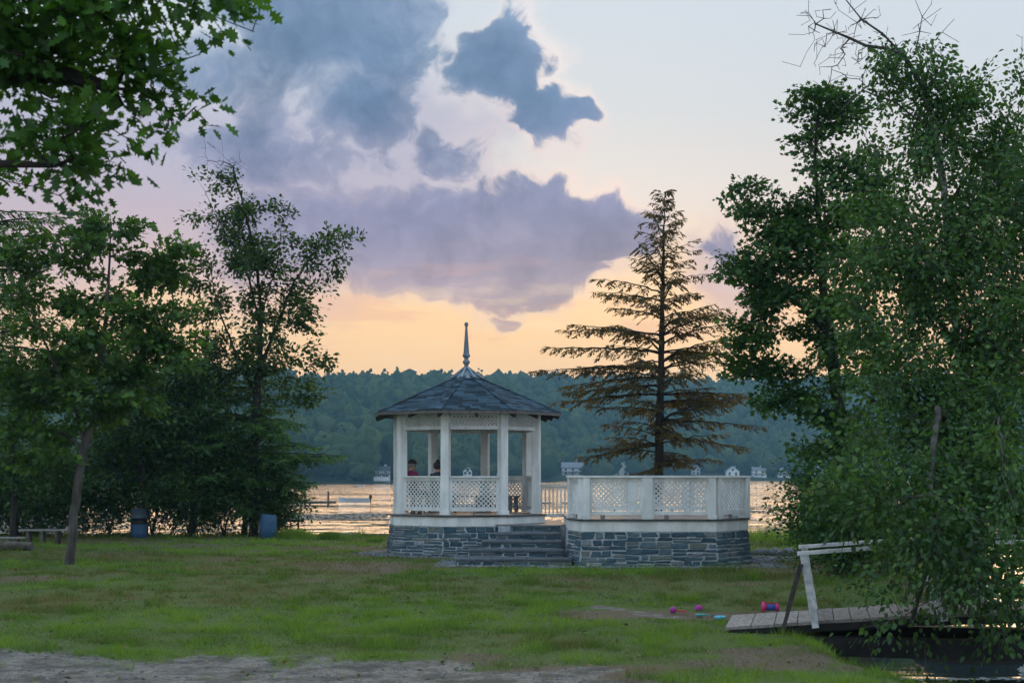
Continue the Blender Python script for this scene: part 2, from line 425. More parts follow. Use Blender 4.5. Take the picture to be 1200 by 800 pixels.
def gz(x, y): return float(height(np.array([x]), np.array([y]))[0])
def dirt_mask(x, y):
    edge = np.interp(x, [-30, -7, -4, -1.5, .5, 3, 6], [18.4, 17.3, 16.5, 16.1, 15.3, 13.5, 12]) + 1.6 * (fbm(x * .9 + 5, y * .9) - .5)
    a = smooth(1.0, -.9, y - edge + 1.5 * (fbm(x * 2.1 + 3, y * 2.1, 3) - .5))
    # worn sandy streak beside the toys
    xc = np.interp(y, [21, 23.2], [2.35, 1.2])
    b = smooth(.42, .08, np.abs(x - xc) + .5 * (fbm(x * 2, y * 2 + 30) - .5)) * smooth(20.6, 21.2, y) * smooth(23.6, 22.9, y)
    ring = smooth(3.05, 2.75, np.hypot(x + 1.236, y - 38.5)) 
    ring2 = smooth(.75, .45, np.maximum(np.maximum(1.2 - x, x - 5.75), np.maximum(32.5 - y, y - 38)))
    return np.maximum.reduce([a, b * .8, ring, ring2])
def bare_mask(x, y):
    return smooth(.50, .66, fbm(x * .30 + 21, y * .42 + 3, 4)) * .85

def ground_mat():
    m, nt, b = principled('lawn_soil', (.05, .07, .03), .95, .15)
    tc = new(nt, 'ShaderNodeTexCoord'); v = S(nt, tc.outputs['Object'])
    at = new(nt, 'ShaderNodeAttribute', attribute_name='dirt'); dirt = S(nt, at.outputs['Fac'])
    ab = new(nt, 'ShaderNodeAttribute', attribute_name='bare'); bare = S(nt, ab.outputs['Fac'])
    aw = new(nt, 'ShaderNodeAttribute', attribute_name='wet'); wet = S(nt, aw.outputs['Fac'])
    f, _ = noise_tex(nt, v, 2.2, 6, .65); g, _ = noise_tex(nt, v, 14, 5, .7); h, _ = noise_tex(nt, v, 55, 3, .6)
    turf = mixc(nt, sstep(g, .35, .65), (.058, .095, .024), (.11, .145, .042))
    brown = mixc(nt, sstep(g, .3, .7), (.10, .078, .052), (.16, .125, .09))
    sand = mixc(nt, sstep(g * .6 + h * .4, .36, .62), (.11, .100, .084), (.28, .255, .22))
    sand = mixc(nt, sstep(f, .40, .62) * .8, sand, (.062, .058, .048))
    c = mixc(nt, sstep(bare + (g - .5) * .5, .25, .7), turf, brown)
    c = mixc(nt, sstep(dirt + (f - .5) * .5 + (g - .5) * .35, .36, .62), c, sand)
    c = mixc(nt, wet, c, (.022, .019, .015))
    put(nt, b.inputs['Base Color'], c)
    bp = new(nt, 'ShaderNodeBump'); bp.inputs['Strength'].default_value = .7; bp.inputs['Distance'].default_value = .05
    put(nt, bp.inputs['Height'], g * .6 + h * .4); nt.links.new(bp.outputs[0], b.inputs['Normal'])
    return m
def grid(xs, ys, zf):
    X, Y = np.meshgrid(xs, ys); Z = zf(X, Y); V = np.stack([X, Y, Z], -1).reshape(-1, 3)
    nx, ny = len(xs), len(ys); i = np.arange(nx * ny).reshape(ny, nx)
    return V, np.stack([i[:-1, :-1], i[:-1, 1:], i[1:, 1:], i[1:, :-1]], -1).reshape(-1, 4)
xs = np.concatenate([np.arange(-75, -16, 1.2), np.arange(-16, 16, .28), np.arange(16, 75, 1.2)])
ys = np.concatenate([np.arange(-40, 10, 1.2), np.arange(10, 30, .25), np.arange(30, 54, .4), np.arange(54, 70, 2.0)])
V, F = grid(xs, ys, height)
ground = mesh_np('ground', V, F, ground_mat(), smooth=True,
                 attrs={'dirt': dirt_mask(V[:, 0], V[:, 1]), 'bare': bare_mask(V[:, 0], V[:, 1]), 'wet': smooth(-.25, -.7, V[:, 2])})
tag(ground, kind='structure')

# lake and inlet
def water_mat():
    m, nt, b = principled('lake_water', (.02, .035, .04), .04, .5)
    b.inputs['IOR'].default_value = 1.33
    tc = new(nt, 'ShaderNodeTexCoord'); v = S(nt, tc.outputs['Object'])
    mp = new(nt, 'ShaderNodeMapping'); put(nt, mp.inputs[0], v); mp.inputs['Scale'].default_value = (.55, 1.0, 1.0)
    a, _ = noise_tex(nt, S(nt, mp.outputs[0]), 1.3, 3, .6); c, _ = noise_tex(nt, S(nt, mp.outputs[0]), .32, 3, .55)
    ms = new(nt, 'ShaderNodeMapping'); put(nt, ms.inputs[0], v); ms.inputs['Scale'].default_value = (.05, .22, 1.0)
    g, _ = noise_tex(nt, S(nt, ms.outputs[0]), 1.0, 4, .65)
    ml = new(nt, 'ShaderNodeMapping'); put(nt, ml.inputs[0], v); ml.inputs['Scale'].default_value = (.010, .040, 1.0)
    g2, _ = noise_tex(nt, S(nt, ml.outputs[0]), 1.0, 5, .7)
    sx = new(nt, 'ShaderNodeSeparateXYZ'); put(nt, sx.inputs[0], v)
    open_ = sstep(S(nt, sx.outputs[1]), 26, 46) * .8 + .2
    amp = open_ * (sstep(g2, .40, .54) * .8 + .2) * (sstep(g, .36, .54) * .88 + .12)
    bp = new(nt, 'ShaderNodeBump'); bp.inputs['Distance'].default_value = 1.0; bp.inputs['Strength'].default_value = 1.0
    put(nt, bp.inputs['Height'], (a * .055 + c * .34) * amp); nt.links.new(bp.outputs[0], b.inputs['Normal'])
    return m
V = np.array([(-1500, 2, WATER_Z), (1500, 2, WATER_Z), (1500, 1500, WATER_Z), (-1500, 1500, WATER_Z)])
tag(mesh_np('lake_water', V, [(0, 1, 2, 3)], water_mat()), kind='structure')

# far hill
def shore(x): return np.interp(x, [-1500, -400, -200, -100, -50, 0, 60, 150, 300, 1500], [260, 320, 385, 425, 490, 600, 690, 720, 740, 760])
def hill_h(x, y):
    d = y - shore(x) + 30 * (fbm(x * .01 + 3, y * .01) - .5)
    ridge = .0714 * (shore(x) + 420) - 17 + 15 * (fbm(x * .004 + 11, y * .0 + 2.0) - .5) + 10 * (fbm(x * .012 + 1, y * .012) - .5)
    return -2.5 + 3.6 * smooth(-2, 12, d) + ridge * smooth(10, 420, d) ** .9
V, F = grid(np.arange(-1100, 1101, 20.0), np.concatenate([np.arange(240, 900, 8.0), np.arange(900, 1600, 25.0)]), hill_h)
hill_m = worn('hill_soil', (.035, .05, .022), (.022, .032, .016), .05, .95, .1)
tag(mesh_np('hill', V, F, hill_m, smooth=True), kind='structure')
def hz(x, y): return float(hill_h(np.array([x]), np.array([y]))[0])

# ------------------------------------------------------------------ wooded far shore (reads as one mass)
def ico(level):
    bm = bmesh.new(); bmesh.ops.create_icosphere(bm, subdivisions=level, radius=1.0)
    V = np.array([v.co[:] for v in bm.verts]); F = np.array([[v.index for v in f.verts] for f in bm.faces]); bm.free(); return V, F
ICO1, ICO2 = ico(1), ico(2)
house_spots = []          # filled below, kept clear of trees
HOUSES = [  # px centre, base row, width px, wall height px, storeys, style, wall, roof, label
    (671, 557, 25, 9, 2, 'porch', 'h_white', 'h_grey', 'large white lakeside house with long porch, just behind the deck railing'),
    (697, 557, 18, 5, 1, 'low', 'h_grey2', 'h_grey', 'low grey lakeside house with broad roof beside the large white one'),
    (728, 557, 17, 9, 2, 'gable', 'h_cream', 'h_grey', 'cream two storey house with gable, left of the hemlock trunk'),
    (815, 556, 10, 7, 2, 'gable', 'h_white', 'h_grey', 'small white house seen through the lower hemlock branches'),
    (858, 559, 15, 6, 1, 'gable', 'h_white', 'h_grey', 'white gabled cottage above the far corner of the deck railing'),
    (889, 561, 15, 7, 2, 'porch', 'h_white', 'h_grey', 'white cottage with open porch, middle of the three beyond the deck corner'),
    (918, 562, 16, 8, 2, 'gable', 'h_white', 'h_dark', 'white cottage with steep gable and porch beside the maple branches'),
    (956, 561, 15, 6, 1, 'low', 'h_grey2', 'h_grey', 'pale grey cottage half hidden behind the shore shrub'),
    (1056, 560, 26, 11, 2, 'gable', 'h_white', 'h_grey', 'tall white house glimpsed through the birch leaves'),
    (448, 561, 18, 8, 2, 'porch', 'h_grey2', 'h_dark', 'grey house with porch beside the gazebo, on the near cove shore'),
    (411, 566, 10, 6, 1, 'gable', 'h_white', 'h_grey', 'small white boathouse at the water, beyond the moored boat'),
    (608, 553, 11, 7, 1, 'gable', 'h_grey2', 'h_white', 'house with bright pale roof seen through the gazebo opening'),
    (588, 560, 12, 5, 1, 'low', 'h_cream', 'h_grey', 'low cream cottage seen through the middle of the gazebo'),
    (433, 469, 14, 6, 1, 'low', 'h_grey2', 'h_grey', 'grey house high on the wooded hillside'),
    (548, 461, 10, 11, 2, 'gable', 'h_white', 'h_grey', 'white house among trees near the ridge, above the gazebo roof'),
]
for k_, c_ in dict(h_white=(.78, .78, .77), h_cream=(.72, .68, .55), h_grey2=(.36, .38, .40), h_grey=(.20, .21, .23), h_dark=(.09, .10, .11), h_glass=(.04, .05, .06)).items():
    M[k_] = worn(k_, c_, tuple(c * .85 for c in c_), 1.5, .7, .3, .05, 20)
def find_far(px, py, lo=330, hi=1300):
    """where the line of sight through this picture point meets the far shore"""
    Ya = np.arange(lo, hi, 2.0); xa = (px - 600) / FOC * Ya
    k = np.where((hill_h(xa, Ya) >= EYE + (HOR - py) / FOC * Ya) & (Ya > shore(xa) + 2))[0]
    if len(k): return float(Ya[k[0]])
    return float(shore((px - 600) / FOC * 700)) + 8
placed = []
for h in HOUSES:
    px, py = h[0], h[1]
    Y = find_far(px, py)
    if py > 500: Y = max(float(shore((px - 600) / FOC * Y)) + 12, min(Y, float(shore((px - 600) / FOC * Y)) + 60))
    X = (px - 600) / FOC * Y
    zb = max(hz(X, Y), WATER_Z + .8)
    placed.append((X, Y, zb)); house_spots.append((X, Y, h[2] / FOC * Y * .75))

def forest():
    Vs, Fs = [], []; off = 0
    r = np.random.default_rng(21)
    CY = r.uniform(330, 1230, 40000); CX = r.uniform(-.44, .44, 40000) * CY; CD = CY - shore(CX); CZ = hill_h(CX, CY)
    ok = (CD > 4) & (CD < 560) & ~((CD > 330) & (r.random(40000) < .35))
    for hx, hy, hr in house_spots: ok &= ~((np.abs(CX - hx * CY / hy) < hr * 1.05) & (CY - hy > -45) & (CY - hy < hr * .8) & (r.random(40000) < .93))
    for i in np.where(ok)[0][:6200]:
        X, Y, d, z = CX[i], CY[i], CD[i], CZ[i]; pine = r.random() < (.24 if d > 300 else .08)
        lobes = []
        if pine:
            H = r.uniform(10, 19) if d > 300 else r.uniform(10, 15); w = r.uniform(1.8, 3.2)
            for k in range(8): lobes.append((X + r.normal(0, 1.1), Y + r.normal(0, 1.0), z + H * (.36 + .08 * k), (3.2 - .30 * k) * r.uniform(.5, 1.1), H * r.uniform(.045, .08)))
        else:
            H = r.uniform(6, 16); w = r.uniform(2.6, 6.8)
            lobes.append((X, Y, z + H * .5, w, H * .42))
            
            for _ in range(2): lobes.append((X + r.normal(0, w * .5), Y + r.normal(0, w * .4), z + H * r.uniform(.6, .8), w * r.uniform(.5, .75), H * r.uniform(.22, .32)))
        for (x, y, zz, w, hh) in lobes:
            V0, F0 = ICO2 if (d < 70 and not pine) else ICO1
            j = 1 + r.normal(0, .24, (len(V0), 1))
            V = V0 * j * np.array([w, w, hh]) + np.array([x, y, zz]) + r.normal(0, .25, V0.shape)
            Vs.append(V); Fs.append(F0 + off); off += len(V)
    m = leaf_mat('far_foliage', (.018, .040, .016), (.105, .125, .040), .15, gloss=.0)
    tag(mesh_np('far_forest', np.concatenate(Vs), np.concatenate(Fs), m), 'hazy wooded hillside across the lake', 'forest', kind='stuff')
forest()

def house(spec, pos):
    px, py, wpx, hpx, st, style, wm, rm, label = spec
    X, Y, zb = pos; k = Y / FOC; W = wpx * k; H = hpx * k; Dp = W * .75
    t = thing('house', label, 'house', (X, Y, zb), 'houses across the lake')
    ov = W * .05
    f = -Dp / 2                                   # front plane, facing the lake
    gable = style == 'gable'
    m = MB(); m.box((0, 0, H / 2 - 1.5), (W, Dp, H + 3)); 
    if gable: m.prism([(-W / 2, f + .02, H), (W / 2, f + .02, H), (0, f + .02, H + W * .36)], [(-W / 2, -f - .02, H), (W / 2, -f - .02, H), (0, -f - .02, H + W * .36)])
    m.build('wall', M[wm], t, local=True)
    m = MB()
    th = .25
    if gable:
        for s in (-1, 1):
            a = Vector((s * (W / 2 + ov), 0, H - ov * .7)); b = Vector((0, 0, H + W * .37))
            m.hexa([(a.x, f - ov, a.z), (b.x, f - ov, b.z), (b.x, -f + ov, b.z), (a.x, -f + ov, a.z), (a.x, f - ov, a.z + th), (b.x, f - ov, b.z + th), (b.x, -f + ov, b.z + th), (a.x, -f + ov, a.z + th)])
    else:
        rh = W * (.24 if style == 'porch' else .28)
        for s in (-1, 1):
            a = Vector((0, s * (Dp / 2 + ov), H - .1)); b = Vector((0, 0, H + rh))
            m.hexa([(-W / 2 - ov, a.y, a.z), (W / 2 + ov, a.y, a.z), (W / 2 + ov, b.y, b.z), (-W / 2 - ov, b.y, b.z),
                    (-W / 2 - ov, a.y, a.z + th), (W / 2 + ov, a.y, a.z + th), (W / 2 + ov, b.y, b.z + th), (-W / 2 - ov, b.y, b.z + th)])
        for s in (-1, 1):
            m.prism([(s * W / 2, f, H - .1), (s * W / 2, -f, H - .1), (s * W / 2, 0, H + rh)], [(s * (W / 2 - .3), f, H - .1), (s * (W / 2 - .3), -f, H - .1), (s * (W / 2 - .3), 0, H + rh)])
    rf = m.build('roof', M[rm], t, local=True)
    MB().box((W * .2, Dp * .1, H + W * .30), (.9, .9, W * .22)).build('chimney', M['h_grey2'], rf, local=True)
    cols = max(2, int(W / 2.8)); sh = H / st
    for s in range(st):
        for c in range(cols):
            x = (c + .5) / cols * W - W / 2
            if s == 0 and c == cols // 2:
                MB().box((x, f - .03, min(2.1, sh * .8) / 2), (1.1, .08, min(2.1, sh * .8))).build('door', M['h_dark'], t, local=True); continue
            wh = min(1.5, sh * .55)
            fr = MB().box((x, f - .04, s * sh + sh * .55), (1.25, .08, wh + .2)).build('window_frame', M['h_white'], t, local=True)
            MB().box((x, f - .09, s * sh + sh * .55), (1.0, .05, wh)).build('pane', M['h_glass'], fr, local=True)
    if gable:
        MB().box((0, f - .03, H + W * .12), (1.0, .08, 1.2)).build('attic_window', M['h_glass'], t, local=True)
    if style == 'porch' or 'porch' in label:
        pd = W * .22; ph = min(2.7, sh)
        MB().box((0, f - pd / 2, ph), (W * 1.06, pd + .3, .3)).build('porch_roof', M[rm], t, local=True)
        MB().box((0, f - pd / 2, -.6), (W * 1.02, pd, 1.5)).build('porch_floor', M['h_white'], t, local=True)
        for c in range(5):
            MB().box(((c / 4 - .5) * W * .98, f - pd + .12, ph / 2), (.22, .22, ph)).build('porch_post', M['h_white'], t, local=True)
for h, p in zip(HOUSES, placed): house(h, p)

# ------------------------------------------------------------------ air
def haze():
    m = bpy.data.materials.new('haze_air'); m.use_nodes = True; nt = m.node_tree; nt.nodes.clear()
    out = new(nt, 'ShaderNodeOutputMaterial'); v = new(nt, 'ShaderNodeVolumePrincipled')
    v.inputs['Color'].default_value = (.34, .68, .88, 1); v.inputs['Density'].default_value = HAZE; v.inputs['Anisotropy'].default_value = .1
    nt.links.new(v.outputs[0], out.inputs['Volume'])
    o = MB().box((0, 760, 56), (2280, 1700, 119.0)).build('haze', m)
    tag(o, kind='stuff', label='pale blue evening haze over the lake', cat='haze')
HAZE = .00030
haze()

# ------------------------------------------------------------------ masonry
def stone_rects(W, H, seed, lo=.15, hi=.45, rh=(.08, .155)):
    r = random.Random(seed); out = []
    def split(x0, x1, y0, y1):
        w, h = x1 - x0, y1 - y0
        if h > rh[1] * 1.15:
            if w > 1.1 and r.random() < .55:
                c = x0 + w * r.uniform(.35, .65); split(x0, c, y0, y1); split(c, x1, y0, y1); return
            c = y0 + h * r.uniform(.36, .64); split(x0, x1, y0, c); split(x0, x1, c, y1); return
        if w > hi * (1.0 if h > .07 else 1.25):
            c = x0 + w * r.uniform(.28, .72)
            split(x0, c, y0, y1); split(c, x1, y0, y1); return
        if w > lo * 1.6 and h > .13 and r.random() < .35:
            c = y0 + h * r.uniform(.4, .6); out.append((x0, x1, y0, c)); out.append((x0, x1, c, y1)); return
        out.append((x0, x1, y0, y1))
    n = max(1, round(W / 1.2))
    for i in range(n): split(W * i / n, W * (i + 1) / n, 0, H)
    return out
def stone_face(a_b, b_b, a_t, b_t, parent, seed, proud=.028):
    """individual stones over the quad a_b-b_b (bottom) to a_t-b_t (top)"""
    a_b, b_b, a_t, b_t = (Vector(v) for v in (a_b, b_b, a_t, b_t))
    W = (b_b - a_b).length; H = (a_t - a_b).length; r = random.Random(seed)
    nrm = (b_b - a_b).cross(a_t - a_b).normalized()
    def pt(s, t, o): return (a_b.lerp(b_b, s)).lerp(a_t.lerp(b_t, s), t) + nrm * o
    for (x0, x1, y0, y1) in stone_rects(W, H, seed):
        g = .014; j = lambda m: r.uniform(-m, m)
        w, h = x1 - x0, y1 - y0; jx, jy = min(.04, w * .15), min(.014, h * .15)
        c = [(x0 + g + j(jx), y0 + g + j(jy)), (x1 - g + j(jx), y0 + g + j(jy)), (x1 - g + j(jx), y1 - g + j(jy)), (x0 + g + j(jx), y1 - g + j(jy))]
        mx_, my_ = (x0 + x1) / 2, (y0 + y1) / 2; pr = proud * r.uniform(.5, 1.25); be = min(.016, h * .2)
        cl = lambda v: min(max(v, 0.0), 1.0)
        q = [pt(cl(x / W), cl(y / H), -.02) for x, y in c]
        q += [pt(cl(x / W), cl(y / H), pr * .6) for x, y in c]
        q += [pt(cl((x + (be if x < mx_ else -be)) / W), cl((y + (be if y < my_ else -be)) / H), pr + j(.008)) for x, y in c]
        ctr = pt(mx_ / W, my_ / H, 0)
        me = bpy.data.meshes.new('stone')
        fs = [(8, 9, 10, 11)]
        for k in range(4):
            n = (k + 1) % 4; fs += [(k, n, 4 + n, 4 + k), (4 + k, 4 + n, 8 + n, 8 + k)]
        me.from_pydata([tuple(v - ctr) for v in q], [], fs); me.update()
        link_mesh('stone', me, M['stone'], parent, ctr - wloc(parent))
def poly_ring(pts, z, grow=0.0):
    c = sum((Vector((p[0], p[1], 0)) for p in pts), Vector()) / len(pts); out = []
    n = len(pts)
    for i in range(n):
        p0, p1, p2 = (Vector((*pts[k % n][:2], 0)) for k in (i - 1, i, i + 1))
        e1, e2 = (p1 - p0).normalized(), (p2 - p1).normalized()
        n1, n2 = Vector((e1.y, -e1.x, 0)), Vector((e2.y, -e2.x, 0))     # outward for ccw
        b = (n1 + n2).normalized(); k = grow / max(.3, b.dot(n1))
        q = p1 + b * k; out.append(Vector((q.x, q.y, z)))
    return out
def lattice(a, b, z0, z1, mat, parent, pitch=.086, w=.030, th=.012, name='lattice'):
    """crossed thin strips filling the upright rectangle a-b, z0-z1"""
    a, b = Vector((a[0], a[1], 0)), Vector((b[0], b[1], 0)); W = (b - a).length; u = (b - a).normalized(); n = Vector((u.y, -u.x, 0)); H = z1 - z0
    m = MB()
    for layer, sg in ((0, 1), (1, -1)):
        k = -H if sg > 0 else 0
        c = k
        while c < W + (0 if sg > 0 else H):
            pts = []                                   # x = c + t (sg>0) or c - t
            t0 = max(0, -c if sg > 0 else c - W); t1 = min(H, (W - c) if sg > 0 else c)
            if t1 - t0 > .03:
                p0 = a + u * (c + sg * t0) + Vector((0, 0, z0 + t0)); p1 = a + u * (c + sg * t1) + Vector((0, 0, z0 + t1))
                o = n * (th * (.52 if layer else -.52)); d = (p1 - p0).normalized()
                m.box((p0 + p1) / 2 + o, ((p1 - p0).length, w, th), ax=(d, n.cross(d), n))
            c += pitch * 1.414
    return m.build(name, mat, parent)

# ------------------------------------------------------------------ gazebo
GC = Vector((-1.236, 38.5, 0)); A0 = 30.9
def gp(r, k, z): a = R(A0 + 45 * k); return Vector((GC.x + r * math.sin(a), GC.y - r * math.cos(a), z))
def octo(r, z): return [gp(r, k, z) for k in range(8)]
gaz = thing('gazebo', 'white octagonal gazebo with dark shingled roof on a stone base', 'gazebo', (GC.x, GC.y, 0))
FLOOR = 1.07
sb = MB().prism(octo(2.27, -.15), octo(2.16, .77)).build('stone_base', M['mortar'], gaz)
for k in (4, 5, 6, 7, 0):                            # faces in view (the front right one is behind the steps)
    stone_face(gp(2.26, k, -.02), gp(2.26, k + 1, -.02), gp(2.165, k, .765), gp(2.165, k + 1, .765), sb, 100 + k)
MB().prism(octo(2.18, .775), octo(2.18, 1.015)).build('fascia_board', M['white'], gaz)
MB().prism(octo(2.23, 1.017), octo(2.23, 1.045)).build('floor_edge', M['trim'], gaz)
fl = MB().prism(octo(2.17, 1.046), octo(2.17, 1.058)).build('floor', M['floor'], gaz)
for i in range(26):
    y = -1.98 + i * .155
    half = min(1.98, 2.0 * math.cos(R(22.5)) / 1.0, (2.12 - abs(y) * .55))
    MB().box((GC.x, GC.y + y, FLOOR - .006), (half * 1.72, .148, .012)).build('floor_board', M['floor'], fl)
RP = 1.94; PW = .215
for k in range(8):
    a = R(A0 + 45 * k); c = gp(RP, k, 0)
    po = MB().box((c.x, c.y, (FLOOR + 3.72) / 2), (PW, PW, 3.72 - FLOOR), rz=a).build('post', M['white'], gaz, bevel=.012)
    MB().box((c.x, c.y, FLOOR + .05), (PW + .035, PW + .035, .10), rz=a).build('post_base', M['white'], po)
for k in range(8):
    p, q = gp(RP, k, 0), gp(RP, k + 1, 0); u = (q - p).normalized(); a_, b_ = p + u * (PW * .5), q - u * (PW * .5)
    n = Vector((u.y, -u.x, 0))
    z = Vector((0, 0, 1))
    # valance under the eaves
    va = MB().bar(a_ + z * 3.315, b_ + z * 3.315, .09, .09).build('valance_rail', M['white'], gaz)
    MB().bar(a_ + z * 3.67, b_ + z * 3.67, .14, .10).build('header_beam', M['white'], gaz)
    lattice(a_, b_, 3.36, 3.62, M['white'], va, pitch=.07, w=.034)
    for e, s in ((a_, 1), (b_, -1)): MB().box(e + u * (s * .025) + z * 3.49, (.05, .05, .26), rz=math.atan2(u.y, u.x)).build('valance_stile', M['white'], va)
    if k == 0: continue                              # the way in, towards the steps
    rl = MB().bar(a_ + z * 2.045, b_ + z * 2.045, .17, .045).build('handrail', M['white'], gaz)
    MB().bar(a_ + z * 1.985, b_ + z * 1.985, .06, .07).build('top_rail', M['white'], rl)
    br = MB().bar(a_ + z * 1.205, b_ + z * 1.205, .06, .09).build('bottom_rail', M['white'], gaz)
    for e, s in ((a_, 1), (b_, -1)): MB().box(e + u * (s * .035) + z * 1.60, (.07, .05, .70), rz=math.atan2(u.y, u.x)).build('panel_stile', M['white'], br)
    lattice(a_ + u * .07, b_ - u * .07, 1.25, 1.95, M['white'], gaz)
    mid = (a_ + b_) / 2
    MB().box(mid + z * 1.115, (.07, .05, .09), rz=math.atan2(u.y, u.x)).build('rail_foot', M['bench'], br)

# roof
RZ0, RZ1, RR = 3.74, 4.86, 2.60
roof = MB().add(octo(RR, RZ0) + [Vector((GC.x, GC.y, RZ1))] + octo(RR, RZ0 - .05) + [Vector((GC.x, GC.y, RZ1 - .10))],
                [(k, (k + 1) % 8, 8) for k in range(8)] + [((k + 1) % 8 + 9, k + 9, 17) for k in range(8)] + [(k, k + 9, (k + 1) % 8 + 9, (k + 1) % 8) for k in range(8)]).build('roof', M['eave'], gaz)
me_sh = bpy.data.meshes.new('shingle')
me_sh.from_pydata([(-.5, 0, 0), (.5, 0, 0), (.5, 1, 0), (-.5, 1, 0), (-.5, 0, 1), (.5, 0, 1), (.5, 1, .15), (-.5, 1, .15)], [],
                  [(0, 3, 2, 1), (4, 5, 6, 7), (0, 1, 5, 4), (1, 2, 6, 5), (2, 3, 7, 6), (3, 0, 4, 7)])
me_sh.materials.append(M['shingle'])
rest = MB(); sr = random.Random(5); rw = wloc(roof)
ncourse = 19
for k in range(8):
    p, q, ap = gp(RR, k, RZ0), gp(RR, k + 1, RZ0), Vector((GC.x, GC.y, RZ1))
    mid = (p + q) / 2; u = (q - p).normalized(); up = (ap - mid); L = up.length; up.normalize(); n = u.cross(up).normalized()
    if n.z < 0: n = -n
    visible = k in (5, 6, 7, 0, 1)
    for c in range(ncourse):
        t = c / ncourse * .985; hw = (q - p).length / 2 * (1 - t) + .01
        s0 = -hw; first = True
        while s0 < hw - .01:
            w = sr.uniform(.20, .40) * (.5 if first and c % 2 else 1.0); first = False
            if hw - (s0 + w) < .09: w = hw - s0
            x = s0 + w / 2; le = L / ncourse * 1.25; th = sr.uniform(.010, .018)
            o = mid + up * (L * t - .02 + sr.uniform(-.006, .006)) + u * x + n * .006
            Mx = Matrix((( *(u * (w - .010)), ), ( *(up * le), ), ( *(n * th), ))).transposed().to_4x4(); Mx.translation = o - rw
            if visible and (k != 1 or c < 8) and (k != 5 or c % 2 == 0 or c < 6):
                ob = bpy.data.objects.new('shingle', me_sh); COL.objects.link(ob); ob.parent = roof; ob.matrix_basis = Mx
            else:
                rest.add([Mx @ Vector(v.co) + rw for v in me_sh.vertices], [tuple(f.vertices) for f in me_sh.polygons])
            s0 += w
tag(rest.build('shingle_courses', M['shingle'], roof), kind='stuff')
for k in range(8):
    p, ap = gp(RR - .01, k, RZ0 + .022), Vector((GC.x, GC.y, RZ1 + .022)); d = (ap - p)
    for i in range(13):
        a, b = p + d * (i / 13.3), p + d * ((i + 1.12) / 13.3)
        MB().bar(a + Vector((0, 0, .008)), b, .16, .014).build('hip_cap', M['shingle'], roof)
    f0, f1 = gp(RR + .01, k, RZ0 - .045), gp(RR + .01, k + 1, RZ0 - .045)
    MB().bar(f0, f1, .03, .075).build('fascia', M['eave'], roof)
    for s in (0.0, .5):                               # rafter tails
        e = gp(RR - .03, k, 0).lerp(gp(RR - .03, k + 1, 0), s); ci = Vector((GC.x, GC.y, 0)); dr = (ci - e).normalized()
        MB().bar(Vector((e.x, e.y, RZ0 - .12)), Vector((e.x, e.y, RZ0 - .12)) + dr * .75 + Vector((0, 0, .30)), .07, .12).build('rafter', M['rafter'], roof)
cp = MB()
for k in range(8):
    p, q = gp(.42, k, 4.69), gp(.42, k + 1, 4.69); a, b = gp(.10, k, 4.93), gp(.10, k + 1, 4.93)
    cp.add([p, q, b, a, p - Vector((0, 0, .03)), q - Vector((0, 0, .03))], [(0, 1, 2, 3), (4, 5, 1, 0)])
cp.build('roof_cap', M['cap'], roof)
for k in range(8):
    MB().bar(gp(.46, k, 4.70), gp(.07, k, 4.99), .05, .05).build('cap_rib', M['cap'], roof)
MB().lathe([(.10, 4.90), (.10, 4.98), (.06, 5.02), (.055, 5.07), (.095, 5.12), (.10, 5.16), (.06, 5.21), (.055, 5.25), (.10, 5.29), (.105, 5.33), (.085, 5.36), (.078, 5.40), (.03, 6.08), (.028, 6.10), (.05, 6.13), (.058, 6.17), (.045, 6.21), (.0, 6.23)],
          12, (GC.x, GC.y, 0), cap=False).build('finial', M['finial'], roof, smooth=True)

# benches inside
def wall_bench(k, s0, s1, label):
    p, q = gp(1.62, k, 0), gp(1.62, k + 1, 0); u = (q - p).normalized(); p, q = p + (q - p) * s0, p + (q - p) * s1
    n = Vector((u.y, -u.x, 0)); mid = (p + q) / 2
    t = thing('bench', label, 'bench', (mid.x, mid.y, FLOOR), 'benches inside the gazebo')
    z = Vector((0, 0, 1))
    for i in range(3): MB().bar(p + n * ((i - 1) * .135) + z * 1.50, q + n * ((i - 1) * .135) + z * 1.50, .125, .04).build('seat_board', M['bench'], t)
    for e in (p.lerp(q, .08), p.lerp(q, .92)):
        for s in (-.14, .14): MB().box((e + n * s) + z * 1.275, (.09, .06, .405), rz=math.atan2(u.y, u.x)).build('leg', M['bench'], t)
    return t
wall_bench(6, .02, .98, 'grey wooden bench under the two seated people')
wall_bench(2, .05, .95, 'grey wooden bench in the gazebo beside the open entrance')
wall_bench(3, .05, .95, 'grey wooden bench along the rear of the gazebo')

# ------------------------------------------------------------------ raised deck with lattice railing
DK = [(1.35, 33.75), (1.60, 32.65), (4.69, 32.65), (5.62, 33.85), (5.62, 36.6), (4.69, 37.8), (1.60, 37.8), (1.35, 36.9)]
deck = thing('deck', 'raised stone deck with white lattice railing beside the gazebo', 'deck', (3.5, 35.2, 0))
db = MB().prism(poly_ring(DK, -.15, .10), poly_ring(DK, .79, -.015)).build('stone_base', M['mortar'], deck)
rb_, rt_ = poly_ring(DK, -.02, .09), poly_ring(DK, .785, -.01)
for i in (0, 1, 2): stone_face(rb_[i], rb_[i + 1], rt_[i], rt_[i + 1], db, 300 + i, .028)
MB().prism(poly_ring(DK, .795, .0), poly_ring(DK, 1.035, .0)).build('fascia_board', M['white'], deck)
MB().prism(poly_ring(DK, 1.037, .05), poly_ring(DK, 1.065, .05)).build('floor_edge', M['trim'], deck)
dfl = MB().prism(poly_ring(DK, 1.066, .01), poly_ring(DK, 1.07, .01)).build('floor', M['floor'], deck)
